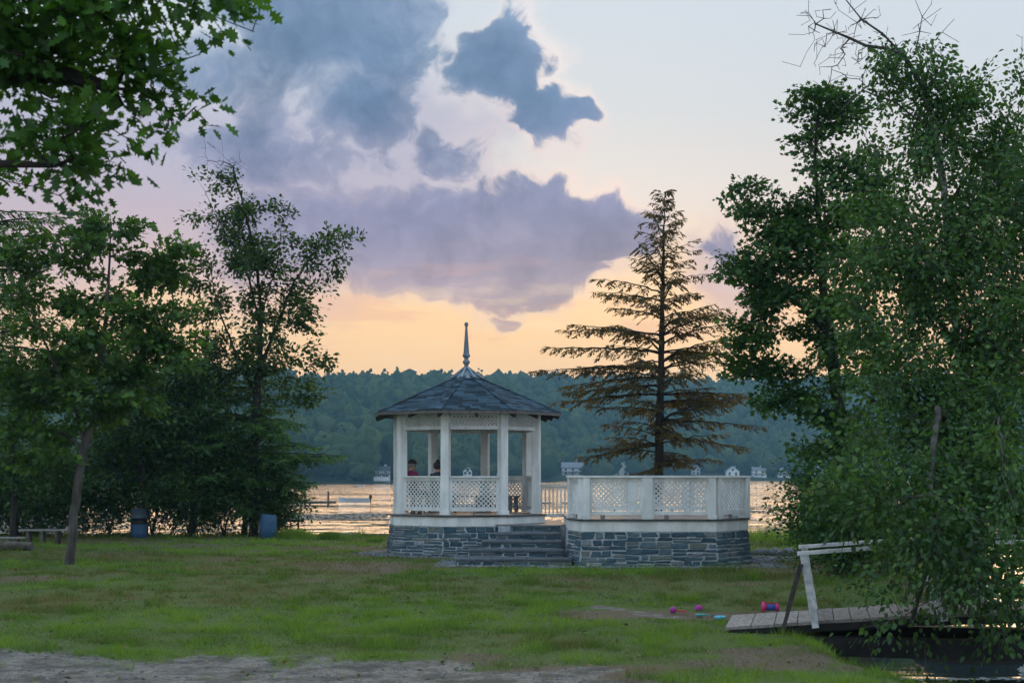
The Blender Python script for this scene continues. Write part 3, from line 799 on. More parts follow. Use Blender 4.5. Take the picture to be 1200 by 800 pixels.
for i in range(32):
    y = 32.72 + i * .16
    if y > 37.75: break
    x1 = 4.69 + .93 * min(1, max(0, (y - 32.7) / 1.15)) - .93 * max(0, (y - 36.65) / 1.15)
    MB().box(((1.45 + x1) / 2, y, 1.077), (x1 - 1.45, .153, .012)).build('floor_board', M['floor'], dfl)
DR = poly_ring(DK, 0, -.06)
dz = Vector((0, 0, 1))
def deck_post(p, w, u, top=2.03):
    o = MB().box((p.x, p.y, (1.07 + top) / 2), (w, .20, top - 1.07), rz=math.atan2(u.y, u.x)).build('rail_post', M['white'], deck, bevel=.008)
    MB().box((p.x, p.y, 1.13), (w + .03, .23, .09), rz=math.atan2(u.y, u.x)).build('post_base', M['white'], o)
def deck_run(p, q, posts):
    u = (q - p).normalized(); L = (q - p).length
    cap = MB().bar(p - u * .08 + dz * 2.055, q + u * .08 + dz * 2.055, .22, .045).build('handrail', M['white'], deck)
    ends = []
    for s, w in posts: deck_post(p + u * (s * L), w, u); ends.append((s * L, w))
    for (s0, w0), (s1, w1) in zip(ends[:-1], ends[1:]):
        a, b = p + u * (s0 + w0 / 2), p + u * (s1 - w1 / 2)
        MB().bar(a + dz * 1.99, b + dz * 1.99, .06, .085).build('top_rail', M['white'], deck)
        MB().bar(a + dz * 1.22, b + dz * 1.22, .06, .085).build('bottom_rail', M['white'], deck)
        for e, sg in ((a, 1), (b, -1)): MB().box(e + u * (sg * .03) + dz * 1.605, (.06, .05, .685), rz=math.atan2(u.y, u.x)).build('panel_stile', M['white'], deck)
        lattice(a + u * .06, b - u * .06, 1.262, 1.948, M['white'], deck)
        m_ = a.lerp(b, .25 if L > 2 else .5)
        MB().box(m_ + dz * 1.125, (.10, .05, .10), rz=math.atan2(u.y, u.x)).build('rail_foot', M['bench'], deck)
deck_run(DR[0], DR[1], [(.06, .14), (.96, .16)])
deck_run(DR[1], DR[2], [(.02, .16), (.485, .25), (.98, .17)])
deck_run(DR[2], DR[3], [(.07, .14), (.96, .16)])
deck_run(DR[3], DR[4], [(.0, .14), (.5, .2), (1.0, .16)])
deck_run(DR[4], DR[5], [(.05, .16), (.95, .16)])
deck_run(DR[5], DR[6], [(.0, .18), (.5, .2), (1.0, .18)])

# landing between the two, with its balustrade
land = thing('landing', 'low wooden landing with slatted balustrade between gazebo and deck', 'landing', (.5, 38, 0))
MB().prism([(-.35, 36.0, -.1), (1.34, 36.0, -.1), (1.34, 39.6, -.1), (.6, 39.6, -.1)], [(-.35, 36.0, .80), (1.34, 36.0, .80), (1.34, 39.6, .80), (.6, 39.6, .80)]).build('stone_base', M['mortar'], land)
for i in range(23):
    y = 36.0 + .08 + i * .155; x0 = max(-.42, -.42 + (y - 37.2) * .5)
    MB().box(((x0 + 1.36) / 2, y, .815), (1.36 - x0, .148, .03)).build('floor_board', M['floor'], land)
BY = 39.5
MB().bar((.72, BY, 1.80), (1.95, BY, 1.80), .12, .05).build('handrail', M['white'], land)
MB().bar((.72, BY, .97), (1.95, BY, .97), .06, .09).build('bottom_rail', M['white'], land)
MB().bar((.72, BY, 1.74), (1.95, BY, 1.74), .05, .06).build('top_rail', M['white'], land)
for i in range(11): MB().box((.82 + i * .108, BY, 1.355), (.042, .042, .70)).build('baluster', M['white'], land)

# steps
steps = thing('stone_steps', 'four bluestone steps rising between gazebo and deck', 'steps', (.4, 34.2, 0))
ST = [(32.75, .165, 534), (33.55, .33, 547), (34.25, .50, 564), (35.0, .665, 581), (35.75, .83, 598)]
for i, (y, z, px) in enumerate(ST):
    x0 = (px - 600) / FOC * y; x1 = float(np.interp(y, [32.65, 33.75, 40], [1.42, 1.2, 1.27]))
    y1 = ST[i + 1][0] + .12 if i + 1 < len(ST) else 36.05
    ri = MB().box(((x0 + x1) / 2, (y + .06 + y1) / 2, z / 2 - .09), (x1 - x0 - .06, y1 - y - .06, z + .06)).build('riser', M['mortar'], steps)
    zz = z - .165
    stone_face((x0 + .03, y + .058, zz), (x1 - .03, y + .058, zz), (x0 + .03, y + .058, z - .062), (x1 - .03, y + .058, z - .062), ri, 500 + i, .02)
    stone_face((x0 + .03, y1, zz), (x0 + .03, y + .06, zz), (x0 + .03, y1, z - .062), (x0 + .03, y + .06, z - .062), ri, 520 + i, .02)
    n = 3 if x1 - x0 > 2 else 2; cuts = [0] + sorted(random.uniform(.25, .75) if n == 2 else (.33 * k + random.uniform(-.08, .08)) for k in range(1, n)) + [1]
    for a, b in zip(cuts[:-1], cuts[1:]):
        MB().box((x0 + (x1 - x0) * (a + b) / 2, (y + y1) / 2, z - .0275), ((x1 - x0) * (b - a) - .012, y1 - y, .055)).build('tread_slab', M['slate'], steps, bevel=.008)

# ------------------------------------------------------------------ trees
def rotframes(d, n):
    """rows: unit length axis d, normal approx n -> side, d, normal"""
    d = d / (np.linalg.norm(d, axis=1, keepdims=True) + 1e-9)
    s = np.cross(d, n); s /= (np.linalg.norm(s, axis=1, keepdims=True) + 1e-9)
    return s, d, np.cross(s, d)
LEAF = {}
def _fan(pts, fold=.18):
    """outline (x, y) round a midrib point -> triangles; edges lift slightly"""
    V = [(0, .45, 0)] + [(x, y, abs(x) * fold) for x, y in pts]; n = len(pts)
    return np.array(V, float), np.array([(0, i + 1, (i + 1) % n + 1) for i in range(n)])
LEAF['ovate'] = (np.array([(0, 0, 0), (.30, .38, .07), (.22, .70, .05), (0, 1, -.05), (-.22, .70, .05), (-.30, .38, .07)], float), np.array([(0, 1, 2), (0, 2, 3), (0, 3, 4), (0, 4, 5)]))
LEAF['oak'] = _fan([(0, 0), (.10, .12), (.26, .20), (.13, .33), (.40, .46), (.16, .56), (.36, .74), (.14, .78), (0, 1.0), (-.14, .78), (-.36, .74), (-.16, .56), (-.40, .46), (-.13, .33), (-.26, .20), (-.10, .12)])
LEAF['oak_far'] = _fan([(0, 0), (.26, .22), (.12, .36), (.38, .52), (.14, .68), (0, 1.0), (-.14, .68), (-.38, .52), (-.12, .36), (-.26, .22)])
LEAF['maple'] = _fan([(0, 0), (.42, .14), (.26, .32), (.52, .62), (.20, .62), (0, 1.0), (-.20, .62), (-.52, .62), (-.26, .32), (-.42, .14)])
LEAF['needle'] = (np.array([(0, 0, 0), (.16, .35, 0), (.10, .75, -.03), (0, 1, -.06), (-.10, .75, -.03), (-.16, .35, 0)], float), np.array([(0, 1, 2), (0, 2, 3), (0, 3, 4), (0, 4, 5)]))
def leaves(pos, d, n, size, kind):
    V0, F0 = LEAF[kind]; s, d, n = rotframes(d, n); k = len(V0)
    sz = size[:, None, None]
    V = pos[:, None, :] + sz * (V0[None, :, 0:1] * s[:, None, :] + V0[None, :, 1:2] * d[:, None, :] + V0[None, :, 2:3] * n[:, None, :])
    F = F0[None] + (np.arange(len(pos)) * k)[:, None, None]
    return V.reshape(-1, 3), F.reshape(-1, 3)
def tubes(a, b, ra, rb, sides):
    """independent frusta"""
    d = b - a; d = d / (np.linalg.norm(d, axis=1, keepdims=True) + 1e-9)
    ref = np.where(np.abs(d[:, 2:3]) > .9, np.array([[1., 0, 0]]), np.array([[0, 0, 1.]]))
    s = np.cross(d, ref); s /= np.linalg.norm(s, axis=1, keepdims=True); t = np.cross(d, s)
    an = np.arange(sides) * 2 * math.pi / sides
    ring = np.cos(an)[None, :, None] * s[:, None, :] + np.sin(an)[None, :, None] * t[:, None, :]
    V = np.concatenate([a[:, None] + ring * ra[:, None, None], b[:, None] + ring * rb[:, None, None]], 1)
    i = np.arange(sides); j = (i + 1) % sides
    F0 = np.stack([i, j, j + sides, i + sides], -1)
    F = F0[None] + (np.arange(len(a)) * 2 * sides)[:, None, None]
    return V.reshape(-1, 3), F.reshape(-1, 4)
def skeleton_mesh(name, pos, par, rad, mat, parent):
    idx = np.where(par >= 0)[0]; Vs, Fs, off = [], [], 0
    a, b, ra, rb = pos[par[idx]], pos[idx], rad[par[idx]], rad[idx]
    ra = np.minimum(ra, rb * 1.7)
    for lo, hi, n in ((0, .012, 3), (.012, .04, 5), (.04, 9, 10)):
        k = (rb >= lo) & (rb < hi)
        if not k.any(): continue
        V, F = tubes(a[k], b[k] + (b[k] - a[k]) * .06, ra[k], rb[k], n); Vs.append(V); Fs.append(F + off); off += len(V)
    return mesh_np(name, np.concatenate(Vs), np.concatenate(Fs), mat, parent, smooth=True)
def px_blob(px, py, rx, ry, Y, dy=None, w=1.0):
    c = P(px, py, Y); k = Y / FOC
    return (np.array(c), np.array([rx * k, (dy if dy else rx * k * .9), ry * k]), w)
def grow(name, label, cat, base, stems, blobs, tips, leaf, seed, leaf_size=.1, per_tip=22, spread=.26, mats=('bark', 'leaf_oak'), trunk_r=.12, group=None,
         droop=0.0, bare=None, up=.35, flat=.55, along=.5, leaf_n_up=.9, limb_mat=None, clump=9, csig=.30, cflat=.5):
    r = np.random.default_rng(seed); base = np.array(base, float)
    t = thing(name, label, cat, tuple(base), group)
    pos, par, plen = [], [], []
    for st in stems:                                        # stems: polylines of world points; the first point sits on base or an earlier stem
        st = [np.array(p, float) for p in st]; prev = -1
        if pos:
            prev = int(np.argmin([np.linalg.norm(q - st[0]) for q in pos]))
        else: pos.append(st[0]); par.append(-1); plen.append(0.0); prev = 0
        for p, q in zip(st[:-1], st[1:]):
            L = np.linalg.norm(q - p); n = max(1, int(L / .22))
            for i in range(1, n + 1):
                x = p + (q - p) * (i / n) + r.normal(0, .012, 3)
                pos.append(x); par.append(prev); plen.append(plen[prev] * .6 + L / n * .3); prev = len(pos) - 1
    n0 = len(pos) if len(stems) == 1 else int(sum(max(1, int(np.linalg.norm(np.array(q_) - np.array(p_)) / .22)) for p_, q_ in zip(stems[0][:-1], stems[0][1:]))) + 1
    # tips through the crown's volume
    vol = np.array([np.prod(b[1]) ** .75 * b[2] for b in blobs]); cnt = r.multinomial(int(tips / clump), vol / vol.sum()); T = []
    for (c, rad_, w), n in zip(blobs, cnt):
        v = r.normal(size=(n, 3)); v /= np.linalg.norm(v, axis=1, keepdims=True)
        T.append(c + v * rad_ * (r.random((n, 1)) ** (1 / 2.0)))
    T = np.concatenate(T); T = np.repeat(T, clump, axis=0); T = T + r.normal(size=T.shape) * csig * np.array([1, 1, cflat]) * np.repeat(r.uniform(.6, 1.4, (len(T) // clump, 1)), clump, axis=0)
    T = T[T[:, 2] > base[2] + .12]
    A = np.array(pos); order = np.argsort([np.min(np.linalg.norm(A - q, axis=1)) for q in T])
    cap = 60000; A2 = np.zeros((cap, 3)); A2[:len(A)] = A; pl = np.zeros(cap); pl[:len(A)] = plen; na = len(A)
    par = list(par); ends = []; dirs = []
    for q in T[order]:
        dv = q - A2[:na]; dist = np.linalg.norm(dv, axis=1)
        cost = dist + .9 * np.maximum(0, -dv[:, 2] * (1 if not droop else .3) + .0) * up + .22 * pl[:na]
        k = int(np.argmin(cost)); p = A2[k].copy(); L = dist[k]; n = max(1, int(L / .24)); prev = k
        ctrl = (p + q) / 2 + np.array([0, 0, (.16 if not droop else .28) * L]) + r.normal(0, .07 * L, 3)
        last = p
        for i in range(1, n + 1):
            s = i / n; x = (1 - s) ** 2 * p + 2 * s * (1 - s) * ctrl + s * s * q + r.normal(0, .015, 3) * (i < n)
            if na >= cap: break
            A2[na] = x; pl[na] = pl[prev] + L / n; par.append(prev); prev = na; na += 1
            d_ = x - last; last = x
        ends.append(prev); dirs.append(d_ / (np.linalg.norm(d_) + 1e-9))
    pos = A2[:na]; par = np.array(par[:na])
    e = 2.35; acc = np.zeros(na); isleaf = np.ones(na, bool); isleaf[par[par >= 0]] = False; acc[isleaf] = .0042 ** e
    for i in range(na - 1, 0, -1):
        if par[i] >= 0: acc[par[i]] += acc[i]
    rad = acc ** (1 / e)
    k = trunk_r / rad[0]; rad = np.where(rad > .012, .012 + (rad - .012) * max(.2, (trunk_r - .012) / max(.01, rad[0] - .012)), rad)
    # flare at the foot
    rad = rad * (1 + .25 * np.exp(-np.maximum(0, pos[:, 2] - base[2]) / .18))
    if limb_mat:
        tr = (np.arange(na) < n0) & (rad >= .02); pm = par.copy(); pm[~tr] = -1; skeleton_mesh('trunk', pos, pm, rad, M[mats[0]], t); pm = par.copy(); pm[tr] = -1; skeleton_mesh('branches', pos, pm, rad, M[limb_mat], t)
    else: skeleton_mesh('trunk', pos, par, rad, M[mats[0]], t)
    # leaves round the tips and back along the twigs
    E = np.array(ends); Dn = np.array(dirs); 
    P0 = pos[E]
    if bare is not None:
        keep = ~bare(P0); P0, Dn, E = P0[keep], Dn[keep], E[keep]
    n = r.poisson(per_tip, len(P0)); src = np.repeat(np.arange(len(P0)), n); N = len(src)
    back = r.random(N) ** 1.5 * along
    ppos = np.where(par[E] >= 0, par[E], 0); pp = pos[ppos]; pp2 = pos[np.maximum(par[ppos], 0)]
    c = P0[src] * (1 - back[:, None]) + (pp2[src]) * back[:, None]
    off = np.clip(r.normal(size=(N, 3)), -1.7, 1.7) * spread * np.array([1, 1, flat]); x = c + off
    out = off + Dn[src] * .25 + r.normal(0, .10, (N, 3)); out[:, 2] -= (.06 + droop)
    nn = r.normal(0, .55, (N, 3)) + np.array([0, 0, leaf_n_up])
    V, F = leaves(x, out, nn, leaf_size * r.uniform(.5, 1.35, N), leaf)
    V[:, 2] = np.maximum(V[:, 2], base[2] + .02) if base[2] > -.6 else np.maximum(V[:, 2], WATER_Z + .03)
    mesh_np('crown', V, F, M[mats[1]], t)
    return t

def conifer(name, label, base, top, branches, seed, trunk_r=.16, mats=('bark_dark', 'needle'), group=None, cat='tree', lean=None):
    """branches: list of (z, azimuth, length, rise) ; sprays of needle twigs lie flat along each branch"""
    r = np.random.default_rng(seed); base = np.array(base, float); top = np.array(top, float)
    t = thing(name, label, cat, tuple(base), group)
    pos, par, rad = [base.copy()], [-1], [trunk_r * 1.3]
    n = int((top[2] - base[2]) / .25); mid = (base + top) / 2 + (np.array(lean) if lean is not None else 0)
    for i in range(1, n + 1):
        s = i / n; pos.append((1 - s) ** 2 * base + 2 * s * (1 - s) * mid + s * s * top + r.normal(0, .012, 3)); par.append(i - 1); rad.append(max(.012, trunk_r * (1 - s) ** .8))
    tp = np.array(pos); lp, ld, ls = [], [], []
    for (z, az, L, rise) in branches:
        k = int(np.argmin(np.abs(tp[:, 2] - z))); prev = k; p = tp[k].copy(); m = max(4, int(L / .16))
        h = np.array([math.sin(az), math.cos(az), 0]); side = np.array([h[1], -h[0], 0]); bend = r.normal(0, .12)
        pts = []
        for i in range(1, m + 1):
            s = i / m; q = p + h * (L * s) + side * (bend * L * s * s) + np.array([0, 0, rise * L * s - .30 * rise * L * s * s - .12 * L * s * s + .10 * L * max(0, s - .7)]) + r.normal(0, .014, 3)
            pos.append(q); par.append(prev); prev = len(pos) - 1; rad.append(max(.004, .011 * L * (1 - s) ** .9 + .004)); pts.append((q, s))
        for q, s in pts:
            if s < .16: continue
            for sg in (-1, 1):
                if r.random() < .12: continue
                tl = (.16 + .42 * L * .45 * (1 - s) ** .7 * (.4 + s)) * r.uniform(.6, 1.25)
                d = h * r.uniform(.5, .9) + side * sg * r.uniform(.6, 1.0) + np.array([0, 0, r.uniform(-.75, .06)]); d /= np.linalg.norm(d)
                e = q + d * tl; e[2] -= .10 * tl
                pos.append(e); par.append(-2); rad.append(.004)
                nn = max(3, int(tl / .05))
                for j in range(nn):
                    u = (j + .6) / nn; w = q + (e - q) * u; w[2] += .02 * math.sin(3 * u)
                    for g2 in (-1, 1):
                        lp.append(w + r.normal(0, .012, 3)); sd = np.cross(d, [0, 0, 1.]); ld.append(d * .75 + sd * g2 * r.uniform(.35, .9) + np.array([0, 0, r.uniform(-.45, .12)])); ls.append(r.uniform(.09, .19))
            if s > .9: lp.append(q); ld.append(h + np.array([0, 0, .05])); ls.append(.2)
    pos, par, rad = np.array(pos), np.array(par), np.array(rad)
    skeleton_mesh('trunk', pos, par, rad, M[mats[0]], t)
    lp, ld, ls = np.array(lp), np.array(ld), np.array(ls)
    nrm = np.random.default_rng(seed + 1).normal(0, .35, lp.shape) + np.array([0, 0, 1.])
    V, F = leaves(lp, ld, nrm, ls, 'needle')
    mesh_np('crown', V, F, M[mats[1]], t)
    return t

# --- foreground oak whose boughs hang into the upper left corner
b0 = (-5.6, 9.2, gz(-5.6, 9.2))
grow('oak_tree', 'large foreground oak whose lobed leaves hang into the upper left corner', 'tree', b0,
     [[b0, (-5.5, 9.2, 2.2), (-5.2, 9.3, 4.2), (-4.9, 9.4, 6.4)], [(-5.2, 9.3, 4.1), (-4.2, 9.4, 4.6), (-3.2, 9.3, 4.75), (-2.6, 9.2, 4.6)], [(-5.4, 9.2, 3.6), (-4.6, 9.3, 4.0), (-3.8, 9.1, 4.1), (-2.9, 9.0, 4.05)],
      [(-5.1, 9.3, 4.9), (-4.0, 9.0, 5.3), (-2.9, 9.0, 5.25), (-2.0, 9.0, 5.15)]],
     [px_blob(20, 60, 120, 75, 9.2, .8, 1.5), px_blob(125, 55, 75, 55, 9.2, .5), px_blob(172, 128, 62, 30, 9.1, .35, 1.8), px_blob(50, 175, 95, 42, 9.3, .7, 1.4), px_blob(185, 72, 48, 28, 9.0, .3, 1.8), px_blob(150, 18, 60, 18, 9.1, .3, 1.6),
      px_blob(260, 4, 50, 13, 9.0, .3, 2.0), px_blob(205, 165, 25, 14, 9.1, .2, 1.8), px_blob(120, -50, 180, 45, 9.1, .8), px_blob(-130, 60, 110, 130, 9.3, 1.0, .8), px_blob(-80, -150, 200, 110, 9.4, 1.2, .6)],
     760, 'oak', 11, .102, 9, .09, csig=.13, clump=7, mats=('bark_dark', 'leaf_oak_near'), trunk_r=.20, along=.6, flat=.8, leaf_n_up=.7)

# --- young oak on the lawn
b0 = tuple(P(81, 662, 33.0)); b0 = (b0[0], b0[1], gz(b0[0], b0[1]))
q = lambda px, py, Y=33.0: tuple(P(px, py, Y))
grow('oak_tree', 'young oak with slender leaning trunk standing on the left lawn', 'tree', b0,
     [[b0, q(88, 590), q(97, 530), q(112, 485), q(120, 430), q(125, 370), q(128, 300), q(130, 250)], [q(100, 520), q(85, 470), q(60, 420, 32.6), q(40, 370, 32.4)], [q(114, 480), q(150, 440, 33.4), q(185, 400, 33.8), q(205, 360, 34)],
      [q(98, 525), q(60, 500, 33.6), q(20, 480, 34)]],
     [px_blob(120, 285, 55, 48, 33), px_blob(70, 350, 75, 60, 33), px_blob(165, 335, 60, 50, 33.3), px_blob(95, 420, 85, 55, 33), px_blob(185, 300, 35, 22, 33.3, .6, .6), px_blob(180, 420, 52, 45, 33.4), px_blob(30, 450, 55, 50, 33.4), px_blob(120, 480, 75, 35, 33),
      px_blob(10, 310, 40, 40, 33.4), px_blob(215, 285, 22, 14, 33.2, .4, .5), px_blob(75, 262, 26, 18, 33, .5, .6), px_blob(30, 520, 50, 28, 33, 1.0, .6)],
     760, 'oak_far', 12, .18, 20, .13, ('bark', 'leaf_oak'), .10, flat=.5, clump=9, csig=.27, cflat=.42)

# --- tall alder at the water's edge
Yb = 48.3
b0 = tuple(P(297, 640, Yb)); b0 = (b0[0], b0[1], gz(b0[0], b0[1]))
q = lambda px, py, Y=Yb: tuple(P(px, py, Y))
grow('alder_tree', 'tall sparse alder with bare twigs at its top, behind the barrels', 'tree', b0,
     [[b0, q(296, 560), q(300, 480), q(304, 420), q(306, 360), q(300, 300), q(285, 240), q(272, 195)], [q(302, 440), q(325, 380), q(345, 330), q(372, 290), q(405, 280)], [q(305, 380), q(290, 320), q(262, 270), q(240, 225)],
      [q(300, 460), q(275, 410), q(255, 360), q(245, 310)], [q(305, 370), q(325, 310), q(330, 265), q(345, 240)]],
     [px_blob(272, 215, 32, 24, Yb, .7, .9), px_blob(258, 192, 42, 14, Yb, .7, 1.6), px_blob(262, 258, 40, 28, Yb, 1), px_blob(322, 250, 24, 18, Yb, .6, .7), px_blob(345, 280, 32, 26, Yb, .8), px_blob(398, 287, 22, 24, Yb, .6, .9), px_blob(370, 315, 26, 30, Yb, .8, .8), px_blob(300, 315, 50, 40, Yb, 1.2),
      px_blob(235, 300, 22, 30, Yb, .7, .7), px_blob(255, 370, 45, 45, Yb, 1.1), px_blob(335, 370, 42, 36, Yb, 1.0, .9), px_blob(290, 420, 60, 40, Yb, 1.2), px_blob(235, 440, 45, 50, Yb, 1.2), px_blob(365, 425, 28, 24, Yb, .7, .9), px_blob(340, 455, 40, 22, Yb, .8, .9)],
     1000, 'ovate', 13, .15, 18, .14, ('bark_dark', 'leaf_grey'), .14, flat=.7, along=.9, clump=7, csig=.26, cflat=.8,
     bare=lambda p: (p[:, 2] > EYE + (HOR - 203) / FOC * Yb))

# --- conifers
def whorls(z0, z1, n, prof, r, rise=(.25, -.12), azs=None):
    out = []
    for i in range(n):
        s = (i + r.random()) / n; z = z0 + (z1 - z0) * s; az = r.uniform(0, 2 * math.pi) if azs is None else azs(r)
        out.append((z, az, prof(s, az) * r.uniform(.4, 1.1), rise[1] + (rise[0] - rise[1]) * s + r.normal(0, .19)))
    return out
Yh = 42.5
r_ = np.random.default_rng(33)
bx_, by_ = P(770, 600, Yh)[:2]
hb = (bx_, by_, gz(bx_, by_)); ht = tuple(P(779, 226, Yh))
def hprof(s, az):
    k = [0, .15, .3, .4, .5, .6, .71, .86, 1.0]
    lf = float(np.interp(s, k, [1.9, 2.4, 3.4, 3.8, 3.1, 2.3, 1.7, .9, .15])); rt = float(np.interp(s, k, [2.0, 3.0, 2.7, 2.4, 2.0, 1.8, 1.5, .85, .15]))
    w = (1 - math.sin(az)) / 2
    return lf * w + rt * (1 - w)
hz0 = float(P(0, 548, Yh)[2]); hz1 = float(ht[2])
conifer('hemlock_tree', 'open layered hemlock silhouetted against the sunset behind the deck', hb, ht,
        whorls(hz0, hz1, 118, hprof, r_, (.85, .02)) + [(float(P(0, y_, Yh)[2]), a_, L_, k_) for y_, a_, L_, k_ in ((392, -1.45, 3.0, .22), (412, -1.7, 3.5, .16), (432, -1.5, 3.8, .10), (446, -1.25, 3.3, .05), (455, -1.8, 3.0, .0), (350, -1.6, 2.0, .3), (410, 1.5, 2.4, .25), (465, 1.4, 2.9, .12), (488, 1.7, 3.0, .02), (512, 1.5, 2.8, -.05), (520, -1.5, 2.4, -.1))], 34, .17, ('bark_dark', 'needle'))
# second leader and dead lower limbs belong to the same tree's right side
Yp = 49.2
bx_, by_ = P(286, 640, Yp)[:2]
hb = (bx_, by_, gz(bx_, by_)); ht = tuple(P(300, 440, Yp))
conifer('hemlock_tree', 'bright green young hemlock with drooping layered boughs beside the blue barrel', hb, ht,
        whorls(.9, float(ht[2]) - .1, 110, lambda s, az: float(np.interp(s, [0, .3, .6, .85, 1], [2.1, 3.2, 3.1, 2.1, .7])), np.random.default_rng(36), (.25, -.12)), 37, .10, ('bark_dark', 'needle_green'))
bx_, by_ = -13.6, 36.0
conifer('white_pine_tree', 'white pine whose feathery branches reach in at the picture edge behind the young oak', (bx_, by_, gz(bx_, by_)), (-13.4, 36.0, 11.0),
        whorls(3.2, 10.6, 46, lambda s, az: float(np.interp(s, [0, .5, .8, 1], [3.4, 3.2, 2.2, .5])), np.random.default_rng(38), (.3, .05)), 39, .16, ('bark_dark', 'needle_green'))

# --- dark shore thicket on the left
def shrub(px, top, Y, w, seed, label, mat='leaf_shrub', tips=150, leaf='ovate', ls=.12, per=28, lean=0.0, name='shrub', group='shrubs of the shore thicket', depth=.9):
    X = (px - 600) / FOC * Y; zb = gz(X, Y); b = (X, Y, zb); H = EYE + (HOR - top) / FOC * Y - zb; r = random.Random(seed)
    st = []
    for k in range(5):
        a = r.uniform(0, 6.28); st.append([b, (X + .25 * math.cos(a), Y + .25 * math.sin(a), zb + H * .25), (X + w * .35 * math.cos(a) + lean, Y + w * .3 * math.sin(a), zb + H * .62)])
    k = Y / FOC
    bl = [(np.array((X + lean * .5, Y, zb + H * .62)), np.array((w * .85, w * depth * .8, H * .36)), 1.0), (np.array((X, Y, zb + H * .32)), np.array((w, w * depth, H * .30)), 1.0)]
    for j in range(4): bl.append((np.array((X + r.uniform(-.8, .8) * w, Y + r.uniform(-.5, .5) * w, zb + H * r.uniform(.4, .85))), np.array((w * .38, w * .38, H * .18)), .8))
    grow(name, label, 'shrub', b, st, bl, tips, leaf, seed, ls, per, .24, ('bark_dark', mat), .045, group, flat=.75, clump=4, csig=.30, cflat=.9)
TH = [(-45, 470, 47.5, 2.1, 'dark leafy shrub at the thicket end past the picture edge'), (20, 500, 48.8, 1.65, 'dark shrub of the thicket behind the log seat'), (70, 525, 48.2, 1.4, 'dark shrub of the thicket just behind the low bench'),
      (128, 500, 49.0, 1.55, 'dark shrub of the thicket between the oak trunk and the lidded barrel'), (178, 470, 49.0, 1.65, 'tall dark shrub of the thicket right behind the lidded barrel'), (222, 490, 48.8, 1.4, 'dark shrub of the thicket just right of the lidded barrel'),
      (262, 480, 48.5, 1.5, 'full green shrub of the thicket midway between the two barrels'), (318, 540, 48.6, .85, 'small shrub of the thicket over the open blue barrel')]
for i, (px, top, Y, w, lb) in enumerate(TH): shrub(px, top, Y, w, 60 + i, lb, tips=int(110 + 125 * w), per=32)
# taller trees behind the young oak fill the gaps towards the lake
for i, (px, top, Y, rw, lb) in enumerate([(15, 300, 44.0, 85, 'broad leafy tree at the picture edge behind the young oak'), (165, 330, 47.5, 60, 'slim tree between the young oak and the tall alder'), (225, 400, 48.0, 50, 'low bushy tree at the foot of the tall alder')]):
    X = (px - 600) / FOC * Y; b = (X, Y, gz(X, Y)); q = lambda a, c: tuple(P(a, c, Y))
    H = (620 - top)
    grow('shore_tree', lb, 'tree', b, [[b, q(px + 3, 560), q(px - 4, 480), q(px + 2, top + H * .35), q(px, top + 25)], [q(px, 520), q(px - rw * .5, 450), q(px - rw * .7, 400)], [q(px, 500), q(px + rw * .5, 440), q(px + rw * .7, 395)]],
         [px_blob(px, top + H * .18, rw * .6, H * .17, Y, 1.0), px_blob(px - rw * .4, top + H * .38, rw * .7, H * .16, Y, 1.2), px_blob(px + rw * .4, top + H * .42, rw * .65, H * .16, Y, 1.2), px_blob(px, top + H * .62, rw, H * .2, Y, 1.4), px_blob(px + rw * .2, top + H * .8, rw, H * .14, Y, 1.3)],
         420, 'ovate', 80 + i, .14, 26, .20, ('bark_dark', 'leaf_shrub'), .10, 'trees behind the young oak', clump=6)

# --- maple on the right
Ym = 30.0
b0 = tuple(P(985, 640, Ym)); b0 = (b0[0], b0[1], gz(b0[0], b0[1]))
q = lambda px, py, Y=Ym: tuple(P(px, py, Y))
grow('maple_tree', 'maple with spreading boughs left of the birch, over the shore shrub', 'tree', b0,
     [[b0, q(990, 580), q(985, 500), q(975, 420), q(965, 340), q(960, 260), q(955, 190), q(958, 140)], [q(983, 490), q(955, 470), q(925, 455), q(905, 450)], [q(970, 390), q(930, 350), q(890, 320), q(860, 300)], [q(963, 310), q(925, 265), q(890, 230), q(865, 215)],
      [q(990, 560), q(960, 530), q(925, 515)], [q(968, 370), q(1000, 310), q(1030, 260)]],
     [px_blob(955, 165, 22, 45, Ym, .6, .8), px_blob(940, 110, 10, 18, Ym, .3, .5), px_blob(952, 245, 34, 40, Ym, .8), px_blob(975, 150, 30, 60, Ym, .8), px_blob(870, 218, 26, 22, Ym, .6, .9), px_blob(905, 250, 38, 34, Ym, .9), px_blob(885, 300, 48, 22, Ym, 1.0), px_blob(850, 300, 22, 9, Ym, .5, .7), px_blob(900, 345, 45, 22, Ym, 1.0), px_blob(880, 395, 45, 20, Ym, .9),
      px_blob(955, 300, 60, 60, Ym, 1.3), px_blob(900, 430, 50, 20, Ym, .9), px_blob(905, 470, 30, 14, Ym, .7, .8), px_blob(950, 490, 45, 30, Ym, 1.0), px_blob(920, 510, 32, 14, Ym, .7), px_blob(980, 400, 60, 60, Ym, 1.3), px_blob(1010, 230, 40, 70, Ym, 1.2), px_blob(1000, 520, 50, 50, Ym, 1.0)],
     820, 'maple', 14, .11, 30, .17, ('bark_dark', 'leaf_maple'), .14, flat=.42, clump=9, csig=.28, cflat=.38)

